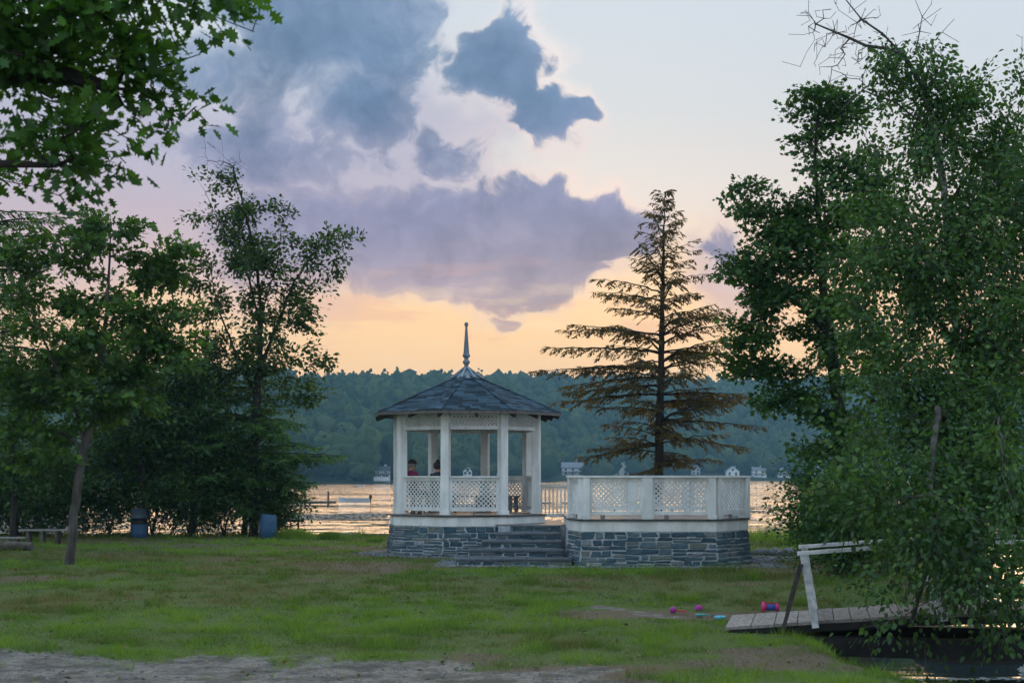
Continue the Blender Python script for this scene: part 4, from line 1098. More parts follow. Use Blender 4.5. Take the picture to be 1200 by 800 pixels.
# --- weeping birch over the bridge
Yw = 22.9
b0 = tuple(P(1146, 780, Yw)); b0 = (b0[0], b0[1], gz(b0[0], b0[1]))
q = lambda px, py, Y=Yw: tuple(P(px, py, Y))
def birch_bare(p): return (p[:, 2] > EYE + (HOR - 60) / FOC * Yw) | ((p[:, 0] < (1030 - 600) / FOC * Yw) & (p[:, 2] > EYE + (HOR - 118) / FOC * Yw))
grow('birch_tree', 'large weeping birch with pale trunk and dead top hanging over the footbridge', 'tree', b0,
     [[b0, q(1149, 690), q(1147, 600), q(1135, 500), q(1122, 400), q(1112, 300), q(1105, 215), q(1094, 150), q(1085, 95)], [q(1085, 96), q(1074, 55), q(1082, 20), q(1070, -5)], [q(1090, 120), q(1062, 66), q(1035, 40), q(1010, 22), q(990, -2)],
      [q(1060, 64), q(1015, 52), q(980, 40), q(955, 28)], [q(1098, 160), q(1050, 120), q(1010, 105), q(985, 130)], [q(1108, 240), q(1150, 190), q(1185, 150)], [q(1125, 420), q(1080, 340, 22), q(1040, 290, 21.4)], [q(1130, 470), q(1180, 380, 21.8), q(1215, 320, 21)],
      [q(1140, 540), q(1090, 470, 21.2), q(1050, 440, 20.2), q(1030, 470, 19.6)], [q(1146, 600), q(1190, 520, 21), q(1220, 480, 20)], [q(1144, 560), q(1110, 500, 20.6), q(1100, 480, 19.4), q(1095, 520, 18.4), q(1090, 580, 17.8)], [q(1145, 570), q(1160, 500, 20.4), q(1170, 490, 19), q(1175, 540, 17.8)]],
     [px_blob(1070, 88, 40, 24, Yw, .6, 1.6), px_blob(1110, 90, 30, 25, Yw, .6, 1.2), px_blob(1085, 150, 62, 44, Yw, .9, .9), px_blob(1165, 175, 42, 45, Yw, .8, 1.5), px_blob(1192, 250, 42, 60, 22.2, 1.0, 1.4), px_blob(1130, 130, 35, 30, Yw, .7, 1.2), px_blob(1020, 165, 32, 40, Yw, .7, .8), px_blob(1095, 235, 95, 50, 22.4, 1.2), px_blob(1060, 310, 85, 55, 21.8, 1.3), px_blob(1165, 300, 70, 60, 21.6, 1.3), px_blob(1050, 400, 78, 60, 21, 1.2, 1.1),
      px_blob(1150, 400, 80, 70, 21, 1.3, 1.1), px_blob(1040, 490, 65, 60, 20, 1.0, 1.1), px_blob(1140, 500, 85, 70, 20.2, 1.2, 1.2), px_blob(1030, 585, 50, 55, 18.4, .6, 1.3), px_blob(1110, 590, 85, 55, 18.4, .8, 1.4), px_blob(1190, 590, 50, 70, 20, 1.0, 1.1), px_blob(1030, 640, 24, 40, 17.6, .4, .9),
      px_blob(1080, 655, 55, 44, 17.5, .5, 1.6), px_blob(1150, 660, 55, 50, 17.3, .5, 1.6), px_blob(1120, 712, 46, 28, 17.2, .35, 1.2), px_blob(1205, 660, 35, 55, 17.2, .5, 1.3), px_blob(1005, 695, 14, 10, 18.2, .2, .4), px_blob(1240, 400, 50, 120, 21, 1.4, .6), px_blob(985, 40, 45, 35, Yw, .8, 1.5), px_blob(1075, 25, 20, 30, Yw, .4, 1.2), px_blob(1015, 75, 35, 25, Yw, .6, 1.2), px_blob(1190, 95, 25, 25, Yw, .6, .8)],
     2250, 'ovate', 15, .086, 31, .13, ('birch', 'leaf_birch'), .11, limb_mat='bark', clump=8, csig=.22, cflat=1.3, droop=.10, flat=1.1, bare=birch_bare, along=.9, leaf_n_up=.35)

# --- shrubs on the right shore
shrub(968, 545, 33.5, .95, 91, 'dark shore shrub between the deck and the birch', 'leaf_maple', 300, 'ovate', .10, 30, -.15, group='shrubs on the right shore')
shrub(1000, 560, 29.2, .9, 92, 'leafy shrub under the maple, behind the bridge railing', 'leaf_maple', 260, 'ovate', .10, 28, 0, group='shrubs on the right shore')
shrub(1085, 560, 36.0, 1.2, 93, 'dim shrub across the inlet behind the birch leaves', 'leaf_shrub', 150, 'ovate', .12, 28, 0, group='shrubs on the right shore')

# ------------------------------------------------------------------ footbridge
def ground_hit(px, py, lo=10, hi=60):
    Ya = np.arange(lo, hi, .05); xa = (px - 600) / FOC * Ya; za = height(xa, Ya)
    k = np.where(za >= EYE + (HOR - py) / FOC * Ya)[0]
    if len(k): return Vector((float(xa[k[0]]), float(Ya[k[0]]), float(za[k[0]])))
    return P(px, py, 30)
BA = Vector((2.85, 19.0, 0)); bu = Vector((.978, -.208, 0)).normalized(); bv = Vector((-bu.y, bu.x, 0)); BW = 1.68; BL = 9.6
def bz(s): return float(np.interp(min(s, BL - s), [0, .6, 1.2, 2.4, 3.6, 4.8], [.05, .10, .155, .255, .315, .335]))
br = thing('footbridge', 'arched plank footbridge with white railings crossing the inlet', 'bridge', (BA.x + bu.x * BL / 2, BA.y + bu.y * BL / 2, -.3))
s = 0.0; k = 0
while s < BL - .05:
    w = [.34, .31, .30][k] if k < 3 else random.uniform(.20, .25); w = min(w, BL - s)
    a = BA + bu * s + Vector((0, 0, bz(s))); b = BA + bu * (s + w - .012) + Vector((0, 0, bz(s + w)))
    d = (b - a).normalized(); n = d.cross(bv).normalized(); n = n if n.z > 0 else -n
    MB().box((a + b) / 2 + bv * (BW / 2 + random.uniform(-.02, .02)) + n * random.uniform(-.004, .004), ((b - a).length, BW, .04), ax=(d, bv, n)).build('plank', M['plank'], br)
    s += w; k += 1
for v in (.05, BW - .05):
    m = MB(); N = 16
    for i in range(N):
        s0, s1 = .05 + (BL - .1) * i / N, .05 + (BL - .1) * (i + 1) / N
        p0, p1 = BA + bu * s0 + bv * v + Vector((0, 0, bz(s0) - .022)), BA + bu * s1 + bv * v + Vector((0, 0, bz(s1) - .022)); o = bv * .05; dn = Vector((0, 0, -.10))
        m.hexa([p0 - o + dn, p1 - o + dn, p1 + o + dn, p0 + o + dn, p0 - o, p1 - o, p1 + o, p0 + o])
    m.build('stringer', M['beam'], br)
    p0, p1 = BA + bu * .95 + bv * (v + .02), BA + bu * (BL - .9) + bv * (v + .02)
    MB().bar(p0 + Vector((0, 0, -.155)), p1 + Vector((0, 0, -.155)), .26, .25).build('beam', M['beam'], br)
rail_s = [.95, 1.8, 2.9, 4.0, 4.8, 5.6, 6.7, 7.8, 8.6]
for v, sg in ((-.02, -1), (BW + .02, 1)):
    rp = [BA + bu * s + bv * v + Vector((0, 0, bz(s) + .93)) for s in rail_s]
    for a, b in zip(rp[:-1], rp[1:]): MB().bar(a - (b - a) * .01, b, .15, .045).build('handrail', M['white_old'], br)
    for s in (1.12, 2.75, 4.4, 6.0, 7.6):
        foot = BA + bu * (s + .06) + bv * v + Vector((0, 0, bz(s) - .06)); head = BA + bu * (s - .10) + bv * v + Vector((0, 0, bz(s) + .905))
        MB().bar(foot, head, .09, .115, up=bv).build('rail_post', M['white_old'], br)
        f2 = BA + bu * (s - .36) + bv * (v + sg * .09) + Vector((0, 0, bz(s) - .08)); h2 = BA + bu * (s - .12) + bv * (v + sg * .07) + Vector((0, 0, bz(s) + .78))
        MB().bar(f2, h2, .05, .12, up=bv).build('brace', M['rafter'], br)

# ------------------------------------------------------------------ people
def person(label, s_along, scale, shirt, head_turn, kind, seed):
    n_out = Vector((math.sin(R(A0 + 6.5 * 45)), -math.cos(R(A0 + 6.5 * 45)), 0)); tan = Vector((-n_out.y, n_out.x, 0))
    c = GC + n_out * 1.46 + tan * s_along; rz = math.atan2(-n_out.y, -n_out.x) - math.pi / 2
    t = thing('person', label, 'person', (c.x, c.y, FLOOR), 'people sitting in the gazebo', rz)
    vs, ed, rd = [], [], []
    def J(p, r, par=None):
        vs.append(tuple(x * scale for x in p)); rd.append(r * scale); i = len(vs) - 1
        if par is not None: ed.append((par, i))
        return i
    pel = J((0, -.02, .54), .15); ab = J((0, -.05, .70), .135, pel); ch = J((0, -.05, .90), .155, ab); nb = J((0, -.03, 1.05), .085, ch); nk = J((0, .0, 1.11), .055, nb)
    hb_ = J((0, .015, 1.16), .075, nk); hc = J((0, .02, 1.23), .098, hb_); hd = J((0, .01, 1.29), .085, hc)
    ct, st = math.cos(head_turn), math.sin(head_turn); fwd = (st, ct)
    J((.02 * 0 + fwd[0] * .115, .02 + fwd[1] * .115, 1.215), .018, hc); J((fwd[0] * .095, .015 + fwd[1] * .095, 1.155), .022, hb_)
    for sx in (-1, 1):
        sh = J((sx * .17, -.04, 1.0), .07, ch); el = J((sx * .25, .06, .77), .05, sh); wr = J((sx * .15, .28, .66), .034, el); pa = J((sx * .13, .345, .65), .036, wr)
        for f, (dx, ln) in enumerate(((-.028, .060), (-.010, .075), (.010, .072), (.028, .055))):
            m_ = J((sx * .13 + dx, .345 + ln * .6, .648), .0095, pa); J((sx * .13 + dx, .345 + ln * 1.15, .632), .008, m_)
        th = J((sx * .13 - sx * .045, .355, .655), .010, pa); J((sx * .13 - sx * .060, .385, .648), .009, th)
        hp = J((sx * .10, .04, .53), .098, pel); kn = J((sx * .13, .46, .52), .068, hp); an = J((sx * .13, .44, .10), .045, kn); J((sx * .14, .58, .045), .042, an)
    me = bpy.data.meshes.new('body'); me.from_pydata(vs, ed, [])
    o = bpy.data.objects.new('body', me); COL.objects.link(o)
    sk = o.modifiers.new('skin', 'SKIN'); sk.use_smooth_shade = True
    sub = o.modifiers.new('sub', 'SUBSURF'); sub.levels = sub.render_levels = 1
    for i, r in enumerate(rd): me.skin_vertices[0].data[i].radius = (r, r)
    me.skin_vertices[0].data[0].use_root = True
    dg = bpy.context.evaluated_depsgraph_get(); me2 = bpy.data.meshes.new_from_object(o.evaluated_get(dg))
    bpy.data.objects.remove(o)
    for mk in (shirt, 'skin', 'trousers', 'shoe'): me2.materials.append(M[mk])
    for p in me2.polygons:
        x, y, z = (v / scale for v in p.center)
        mi = 0
        if z > 1.085: mi = 1
        elif z < .09: mi = 3
        elif z < .60 and not (y > .24 and z > .60): mi = 2
        if abs(x) > .10 and y > .12 and z > .605 and z < .8: mi = 1
        p.material_index = mi; p.use_smooth = True
    link_mesh('body', me2, None, t)
    k = scale; ax = (Vector((ct, -st, 0)), Vector((fwd[0], fwd[1], 0)), Vector((0, 0, 1)))
    hcn = Vector((0, .015, 1.25)) * k
    if kind == 'cap':
        cp_ = MB().lathe([(.108 * k, -.005), (.112 * k, .03), (.104 * k, .07), (.075 * k, .105), (.03 * k, .122), (.0, .125)], 14, hcn + Vector((0, 0, .0)), cap=False)
        vi = MB(); pts = []
        for i in range(9):
            a = R(-62 + 124 * i / 8); pts.append((math.sin(a), math.cos(a)))
        inner = [hcn + ax[0] * (p[0] * .105 * k) + ax[1] * (p[1] * .105 * k) + Vector((0, 0, .012)) for p in pts]
        outer = [hcn + ax[0] * (p[0] * .115 * k) + ax[1] * (p[1] * .115 * k + .085 * k) + Vector((0, 0, -.012)) for p in pts]
        for i in range(8): vi.hexa([inner[i], inner[i + 1], outer[i + 1], outer[i]] + [q + Vector((0, 0, .010)) for q in (inner[i], inner[i + 1], outer[i + 1], outer[i])])
        hat = cp_.build('cap', M['cap_black'], t, local=True, smooth=True); vi.build('visor', M['cap_black'], hat, local=True)
        gl = MB()
        for sx in (-1, 1):
            cc = hcn + ax[0] * (sx * .035 * k) + ax[1] * (.108 * k) + Vector((0, 0, -.025))
            gl.tube([cc + ax[0] * (.026 * math.cos(a)) + Vector((0, 0, .020 * math.sin(a))) for a in np.linspace(0, 2 * math.pi, 12)], .004, 4)
            gl.bar(cc + ax[0] * (sx * .028), cc + ax[0] * (sx * .055) - ax[1] * .10, .005, .006)
        gl.build('glasses', M['hull_white'], t, local=True)
        hr = MB().lathe([(.098 * k, -.075), (.106 * k, -.03), (.107 * k, .0)], 14, hcn - ax[1] * .008, cap=False); hr_o = hr.build('hair', M['bench'], t, local=True, smooth=True)
    else:
        hr = MB().lathe([(.075 * k, -.10), (.104 * k, -.06), (.112 * k, 0), (.104 * k, .05), (.07 * k, .09), (.0, .105)], 14, hcn - ax[1] * .022, cap=False)
        h_ = hr.build('hair', M['hair'], t, local=True, smooth=True)
        MB().lathe([(.0, -.04), (.035, -.034), (.048, -.01), (.046, .015), (.03, .037), (.0, .043)], 12, hcn + Vector((0, -.02, .122 * k)), cap=False).build('bun', M['hair'], h_, local=True, smooth=True)
        MB().lathe([(.030, -.012), (.040, 0), (.030, .012)], 12, hcn + Vector((0, -.02, .085 * k)), cap=False).build('hair_tie', M['skin'], h_, local=True)
person('person in black cap, glasses and magenta shirt seated in the gazebo', -.69, 1.06, 'shirt_magenta', .85, 'cap', 1)
person('person with dark hair bun and navy shirt seated beside the gazebo post', .21, 1.02, 'shirt_navy', .5, 'bun', 2)

# ------------------------------------------------------------------ barrels, benches, log
c = ground_hit(163.5, 630)
t = thing('barrel', 'blue barrel bin with grey lid and black band, in front of the thicket', 'barrel', c, 'barrels on the lawn')
MB().lathe([(.245, 0), (.27, .02), (.285, .14), (.29, .16), (.285, .18), (.29, .36), (.285, .46)], 20, c).build('body', M['blue_plastic'], t, smooth=True)
MB().lathe([(.275, .46), (.285, .50), (.262, .56), (.28, .62), (.25, .66)], 13, c).build('bag_band', M['black_plastic'], t)
ld = MB().lathe([(.285, .66), (.30, .67), (.30, .70), (.285, .72), (.278, .90), (.29, .92), (.285, .95), (.20, .985), (.0, 1.0)], 20, c, cap=False).build('lid', M['grey_blue_plastic'], t, smooth=True)
MB().lathe([(.302, .80), (.308, .81), (.302, .82)], 20, c, cap=False).build('lid_rib', M['grey_blue_plastic'], ld)
c = ground_hit(313, 630.5)
t = thing('barrel', 'plain open blue plastic barrel at the lawn edge, tilted slightly', 'barrel', c, 'barrels on the lawn'); t.rotation_euler.y = R(4)
MB().lathe([(.23, 0), (.255, .02), (.275, .20), (.285, .24), (.29, .40), (.285, .56), (.275, .60), (.25, .76), (.235, .79), (.215, .79), (.215, .70)], 20).build('body', M['blue_plastic'], t, local=True, smooth=True)
for z, r_x in ((.24, .292), (.56, .292)):
    MB().lathe([(r_x - .008, z - .03), (r_x, z), (r_x - .008, z + .03)], 20, cap=False).build('hoop', M['blue_plastic'], t, local=True, smooth=True)

c = ground_hit(58, 637)
t = thing('bench', 'low grey plank bench before the thicket, left of the oak trunk', 'bench', c)
MB().box(c + Vector((0, -.09, .42)), (1.8, .16, .05)).build('seat_board', M['bench'], t); MB().box(c + Vector((0, .09, .42)), (1.8, .16, .05)).build('seat_board', M['bench'], t)
for x in (-.62, -.2, .25, .78): MB().box(c + Vector((x, 0, .1975)), (.10, .28, .395)).build('leg', M['log'], t)
c = ground_hit(10, 645)
t = thing('log_seat', 'fallen weathered log lying at the picture edge on the lawn', 'log', c)
pts = [c + Vector((-1.4, .25, .13)), c + Vector((-.8, .12, .135)), c + Vector((-.2, .02, .14)), c + Vector((.3, -.02, .13)), c + Vector((.66, -.04, .125))]
MB().tube(pts, [.15, .14, .145, .13, .12], 12).build('log', M['log'], t)
MB().tube([c + Vector((.40, -.06, .05)), c + Vector((.5, .12, .06))], [.06, .05], 8).build('branch_stub', M['log'], t)
c = ground_hit(4, 640)
t = thing('plank_bench', 'low plank seat just behind the fallen log', 'bench', c)
MB().box(c + Vector((-.25, .3, .24)), (1.5, .3, .05)).build('seat_board', M['bench'], t)
for x in (-.8, .25): MB().box(c + Vector((x, .3, .105)), (.18, .24, .22)).build('leg', M['log'], t)

# ------------------------------------------------------------------ toys on the grass
def toy(name, label, px, py, rz=0.0):
    c = ground_hit(px, py); o = thing(name, label, 'toy', c + Vector((0, 0, .012)), 'toys on the grass', rz); o.scale = (.82, .82, .82); return o
X_ = (Vector((0, 1, 0)), Vector((0, 0, 1)), Vector((1, 0, 0)))
t = toy('toy_horn', 'pink and blue toy with flared end lying by the bridge', 903, 718, .12)
MB().lathe([(.10, -.15), (.102, -.135), (.07, -.11), (.045, -.08)], 14, (0, 0, .10), ax=X_).build('bell', M['pink'], t, local=True, smooth=True)
MB().lathe([(.045, -.08), (.06, -.06), (.062, .06), (.045, .08)], 14, (0, 0, .09), ax=X_).build('barrel_body', M['toy_blue'], t, local=True, smooth=True)
MB().lathe([(.045, .08), (.075, .10), (.08, .145), (.06, .15)], 14, (0, 0, .085), ax=X_).build('end_cup', M['pink'], t, local=True, smooth=True)
MB().bar((-.13, 0, .185), (.13, 0, .155), .03, .02).build('grip', M['red'], t, local=True)
t = toy('toy_shovel', 'red handled toy shovel with purple blade at the sandy patch', 795, 719, -.15)
MB().lathe([(.0, -.05), (.05, -.03), (.065, .01), (.05, .05), (.03, .06)], 12, (-.11, 0, .055), ax=X_, cap=False).build('blade', M['purple'], t, local=True, smooth=True)
MB().tube([(-.06, 0, .05), (.05, .01, .035), (.13, 0, .03)], [.016, .014, .014], 8).build('shaft', M['red'], t, local=True)
MB().tube([(.13, -.03, .03), (.15, -.02, .03), (.15, .02, .03), (.13, .03, .03)], .012, 6).build('grip', M['red'], t, local=True)
t = toy('toy_mould', 'small magenta sand mould behind the teal scoop', 818.5, 715, .3)
MB().lathe([(.075, 0), (.08, .02), (.06, .06), (.035, .085), (.0, .09)], 10, cap=False).build('dome', M['purple'], t, local=True, smooth=True)
MB().tube([(.05, 0, .05), (.09, 0, .07), (.10, 0, .03)], .012, 6).build('handle', M['red'], t, local=True)
t = toy('toy_scoop', 'teal toy scoop lying between the shovel and the aqua scoop', 823, 723, .2)
MB().lathe([(.0, 0), (.05, .005), (.075, .03), (.08, .05), (.07, .05), (.045, .02), (.0, .015)], 12, (-.05, 0, 0), cap=False).build('bowl', M['teal'], t, local=True, smooth=True)
MB().tube([(.02, 0, .04), (.08, .0, .035), (.13, 0, .02)], .014, 6).build('handle', M['teal'], t, local=True)
t = toy('toy_scoop', 'aqua ring shaped toy scoop nearest the bridge planks', 844, 726, -.2)
MB().lathe([(.07, 0), (.10, .02), (.105, .055), (.085, .06), (.065, .03)], 14, cap=False).build('bowl', M['aqua'], t, local=True, smooth=True)
MB().tube([(-.07, .03, .05), (-.13, .06, .06), (-.17, .08, .04)], .012, 6).build('handle', M['grey_blue_plastic'], t, local=True)

# ------------------------------------------------------------------ stones and gravel
def rock(px, py, w, h, label, seed):
    c = ground_hit(px, py); r = np.random.default_rng(seed); V0, F0 = ICO2
    v = V0 * (1 + .16 * np.sin(V0 @ r.normal(0, 2, 3) + r.random())[:, None] + r.normal(0, .05, (len(V0), 1))) * np.array([w, w * .7, h])
    v[:, 2] = np.maximum(v[:, 2] * 1.0, -h * .4) + h * .38
    o = mesh_np('rock', v, F0, M['rock'], local=True); o.location = c; tag(o, label, 'rock', 'rocks beside the deck')
rock(893, 651, .28, .13, 'flat grey rock touching the deck base', 1); rock(907, 650, .22, .16, 'rounded grey rock, middle of the row beside the deck', 2); rock(925, 652, .32, .17, 'largest grey rock at the shrub end of the row beside the deck', 3)
rock(938, 655, .2, .1, 'low rock under the shrub, last in the row', 4)
def scatter_stones():
    r = np.random.default_rng(9); Vs, Fs, off = [], [], 0
    def one(x, y, s, flat=.6):
        nonlocal off
        V0, F0 = ICO1[0] if False else ICO0[0], ICO0[1]
        v = V0 * r.uniform(.6, 1.3, 3) * np.array([s, s, s * flat]) * (1 + r.normal(0, .12, (len(V0), 1)))
        a = r.uniform(0, 6.28); ca, sa = math.cos(a), math.sin(a); v = v @ np.array([[ca, sa, 0], [-sa, ca, 0], [0, 0, 1]])
        Vs.append(v + np.array([x, y, s * .15])); Fs.append(F0 + off); off += len(V0)
    n = 0
    while n < 2600:                                    # skirt round gazebo, steps and deck
        x, y = r.uniform(-4.6, 6.9), r.uniform(31.3, 38.5)
        g = math.hypot(x - GC.x, y - GC.y); d1 = g - 2.3
        d2 = max(max(1.1 - x, x - 5.75), max(32.4 - y, y - 38)); d3 = max(max(-1.35 - x, x - 1.5), 32.6 - y)
        d = min(d1, d2, d3 + .12)
        lim = .55 if d1 == d and x < -2 else .42
        if d < 0 or d > lim * (.6 + .8 * r.random()): continue
        one(x, y, r.uniform(.022, .06)); n += 1
    dx_, dy_ = r.uniform(-7, 1.6, 3000), r.uniform(13.6, 18.2, 3000); kk_ = dirt_mask(dx_, dy_) > .7; dx_, dy_ = dx_[kk_], dy_[kk_]
    n = 0
    while n < 420:                                     # pebbly dirt track along the bottom
        x, y = dx_[n % len(dx_)], dy_[n % len(dx_)]
        one(x, y, r.uniform(.008, .028)); n += 1
    n = 0
    while n < 260:
        x, y = r.uniform(5.9, 7.5), r.uniform(34.3, 36.6); one(x, y, r.uniform(.04, .12), .3); n += 1
    GV = np.concatenate(Vs).reshape(-1, 6, 3); gc = GV.mean(1); GV[:, :, 2] += height(gc[:, 0], gc[:, 1])[:, None]
    tag(mesh_np('gravel', GV.reshape(-1, 3), np.concatenate(Fs), M['pebble']), 'loose grey gravel round the stone bases and along the track', 'gravel', kind='stuff')
ICO0 = ICO1 if False else None
def _oct():
    V = np.array([(1, 0, 0), (-1, 0, 0), (0, 1, 0), (0, -1, 0), (0, 0, 1), (0, 0, -1)], float)
    return V, np.array([(0, 2, 4), (2, 1, 4), (1, 3, 4), (3, 0, 4), (2, 0, 5), (1, 2, 5), (3, 1, 5), (0, 3, 5)])
ICO0 = _oct()
scatter_stones()

# ------------------------------------------------------------------ boats and dock
def water_hit(px, py):
    Y = (EYE - WATER_Z) * FOC / (py - HOR); return Vector(((px - 600) / FOC * Y, Y, WATER_Z))
def boat(px, py, Lpx, mat, label, motor=True, rz=0.0):
    c = water_hit(px, py); L = Lpx * c.y / FOC; W = L * .34; H = L * .13
    t = thing('boat', label, 'boat', c, 'boats on the lake', rz)
    m = MB(); sec = []
    for s in (-.5, -.3, 0, .25, .42, .5):
        w = W / 2 * float(np.interp(s, [-.5, 0, .25, .42, .5], [.85, 1, .85, .42, .04])); z = H * float(np.interp(s, [-.5, .2, .5], [.9, 1, 1.35]))
        sec.append([(s * L, -w, z), (s * L, -w * .75, -.12), (s * L, w * .75, -.12), (s * L, w, z)])
    for a, b in zip(sec[:-1], sec[1:]): m.add(a + b, [(0, 1, 5, 4), (1, 2, 6, 5), (2, 3, 7, 6)])
    m.add(sec[0], [(0, 3, 2, 1)]); m.build('hull', M[mat], t, local=True)
    for s in (-.3, .1): MB().box((s * L, 0, H * .7), (L * .07, W * .85, .04)).build('seat', M['bench'], t, local=True)
    MB().bar((-.5 * L, -W * .43, H * .92), (.2 * L, -W * .5, H * 1.02), .06, .06).bar((-.5 * L, W * .43, H * .92), (.2 * L, W * .5, H * 1.02), .06, .06).build('gunwale', M['hull_white'], t, local=True)
    if motor:
        mo = MB().box((-.535 * L, 0, H * 1.25), (L * .08, W * .28, H * 1.1)).build('outboard_motor', M['black_plastic'], t, local=True)
        MB().box((-.535 * L, 0, H * .2), (L * .03, W * .08, H * 1.2)).build('motor_leg', M['black_plastic'], mo, local=True)
boat(415, 588, 36, 'hull_white', 'long pale boat with black outboard moored left of the gazebo', True, math.pi)
boat(640, 590, 13, 'hull_dark', 'small dark boat seen through the balusters next to the gazebo', False, .3)
boat(664, 590, 10, 'hull_dark', 'small dark boat seen through the balusters next to the deck', True, -.4)
boat(424, 569, 9, 'hull_white', 'tiny white boat near the far shore left of the gazebo', False, .2)
c = water_hit(362, 592)
t = thing('dock', 'low grey wooden dock with upright posts left of the moored boat', 'dock', c)
kk = c.y / FOC
for i in range(22): MB().box((c.x + (i - 10.5) * 3.0 * kk, c.y, WATER_Z + .42), (2.85 * kk, 1.5, .07)).build('plank', M['plank'], t)
MB().box((c.x, c.y - .72, WATER_Z + .30), (66 * kk, .08, .2)).build('beam', M['log'], t)
for px in (330, 359, 386): MB().lathe([(.10, -2.0), (.10, 1.35 if px != 359 else 1.7), (.07, 1.42 if px != 359 else 1.77)], 8, ((px - 600) / FOC * c.y, c.y - .85, WATER_Z)).build('post', M['log'], t)
t = thing('fence_rail', 'short weathered rail standing at the water beside the blue barrel', 'rail', ground_hit(335, 628))
c = wloc(t)
for x in (-.35, .35): MB().box(c + Vector((x, .5, .28)), (.06, .06, .9)).build('post', M['log'], t)
MB().box(c + Vector((0, .5, .5)), (1.1, .05, .07)).build('rail', M['log'], t)

# ------------------------------------------------------------------ lily pads
def pads():
    r = np.random.default_rng(44); Vs, Fs, off = [], [], 0; an = np.linspace(.25, 2 * math.pi - .25, 7)
    def patch(px0, px1, py0, py1, n, seed, s0=.10, s1=.22):
        nonlocal off
        qx, qy = r.uniform(px0, px1, n * 8), r.uniform(py0, py1, n * 8); cy = (EYE - WATER_Z) * FOC / (qy - HOR); cx = (qx - 600) / FOC * cy
        k_ = (fbm(cx * .13 + seed, cy * .10, 3) > .5) & ((height(cx, np.minimum(cy, 69)) < WATER_Z - .1) | (cy >= 69))
        for x_, y_ in zip(cx[k_][:n], cy[k_][:n]):
            c = Vector((x_, y_, 0))
            s = r.uniform(s0, s1); a0 = r.uniform(0, 6.28)
            ring = np.stack([np.cos(an + a0) * s, np.sin(an + a0) * s, r.uniform(0.0, .035, 7)], -1)
            v = np.concatenate([[[0, 0, 0]], ring]) + np.array([c.x, c.y, WATER_Z + .012 + r.random() * .01])
            Vs.append(v); Fs.append(np.array([(0, i, i + 1) for i in range(1, 7)]) + off); off += 8
    patch(330, 455, 599, 628, 2200, 3.0); patch(875, 1100, 566, 640, 2200, 8.0); patch(980, 1230, 742, 800, 1400, 5.0, .04, .11); patch(60, 330, 590, 625, 900, 6.0); patch(455, 880, 575, 610, 1400, 1.5)
    m = leaf_mat('lily_pad', (.030, .050, .030), (.060, .085, .050), .1, gloss=.22)
    tag(mesh_np('lily_pads', np.concatenate(Vs), np.concatenate(Fs), m), 'floating lily pads on the lake and inlet', 'lily pads', kind='stuff')
pads()

# ------------------------------------------------------------------ grass
def grass_mat():
    m = bpy.data.materials.new('grass_blade'); m.use_nodes = True; nt = m.node_tree; nt.nodes.clear()
    out = new(nt, 'ShaderNodeOutputMaterial'); g = new(nt, 'ShaderNodeNewGeometry'); r = S(nt, g.outputs['Random Per Island'])
    at = new(nt, 'ShaderNodeAttribute', attribute_name='tone'); tone = S(nt, at.outputs['Fac'])
    c = ramp(nt, tone + (r - .5) * .35, [(0.0, (.22, .18, .10)), (.25, (.155, .160, .062)), (.45, (.078, .125, .030)), (.7, (.120, .215, .036)), (1.0, (.175, .285, .044))])
    d = new(nt, 'ShaderNodeBsdfDiffuse'); t = new(nt, 'ShaderNodeBsdfTranslucent'); put(nt, d.inputs[0], c)
    put(nt, t.inputs[0], mixc(nt, 1.0, c, (1.3, 1.25, .5), 'MULTIPLY'))
    a = new(nt, 'ShaderNodeMixShader'); a.inputs[0].default_value = .3
    nt.links.new(d.outputs[0], a.inputs[1]); nt.links.new(t.outputs[0], a.inputs[2]); nt.links.new(a.outputs[0], out.inputs[0])
    return m
M['grass'] = grass_mat()
def tone_at(x, y):
    t = .50 + 2.0 * (fbm(x * .22 + 3, y * .33 + 8, 4) - .5) + 1.1 * (fbm(x * 1.3, y * 1.3 + 50, 4) - .5)
    t = t + .22 * smooth(19.5, 17.5, y) * smooth(.4, 1.5, np.abs(x - 1)) + .15 * smooth(20, 17, y) - .20 * smooth(20, 22.5, y) * smooth(33, 29, y) * smooth(4, 1, x)
    t = t + .45 * smooth(40.5, 42, y) * smooth(5.2, 6.2, x) + .2 * smooth(38, 43, y) * smooth(-4, -6, x)
    return np.clip(t - .75 * bare_mask(x, y) * .7, 0, 1)
def blades(x, y, h, w, r, lean=.45):
    n = len(x); z = height(x, y); a = r.uniform(0, 2 * math.pi, n); ln = r.normal(0, lean, (n, 2)) * h[:, None]
    V = np.empty((n, 3, 3)); dx, dy = np.cos(a) * w / 2, np.sin(a) * w / 2
    V[:, 0] = np.stack([x - dx, y - dy, z - .01], -1); V[:, 1] = np.stack([x + dx, y + dy, z - .01], -1); V[:, 2] = np.stack([x + ln[:, 0], y + ln[:, 1], z + h], -1)
    return V.reshape(-1, 3), np.arange(n * 3).reshape(-1, 3)
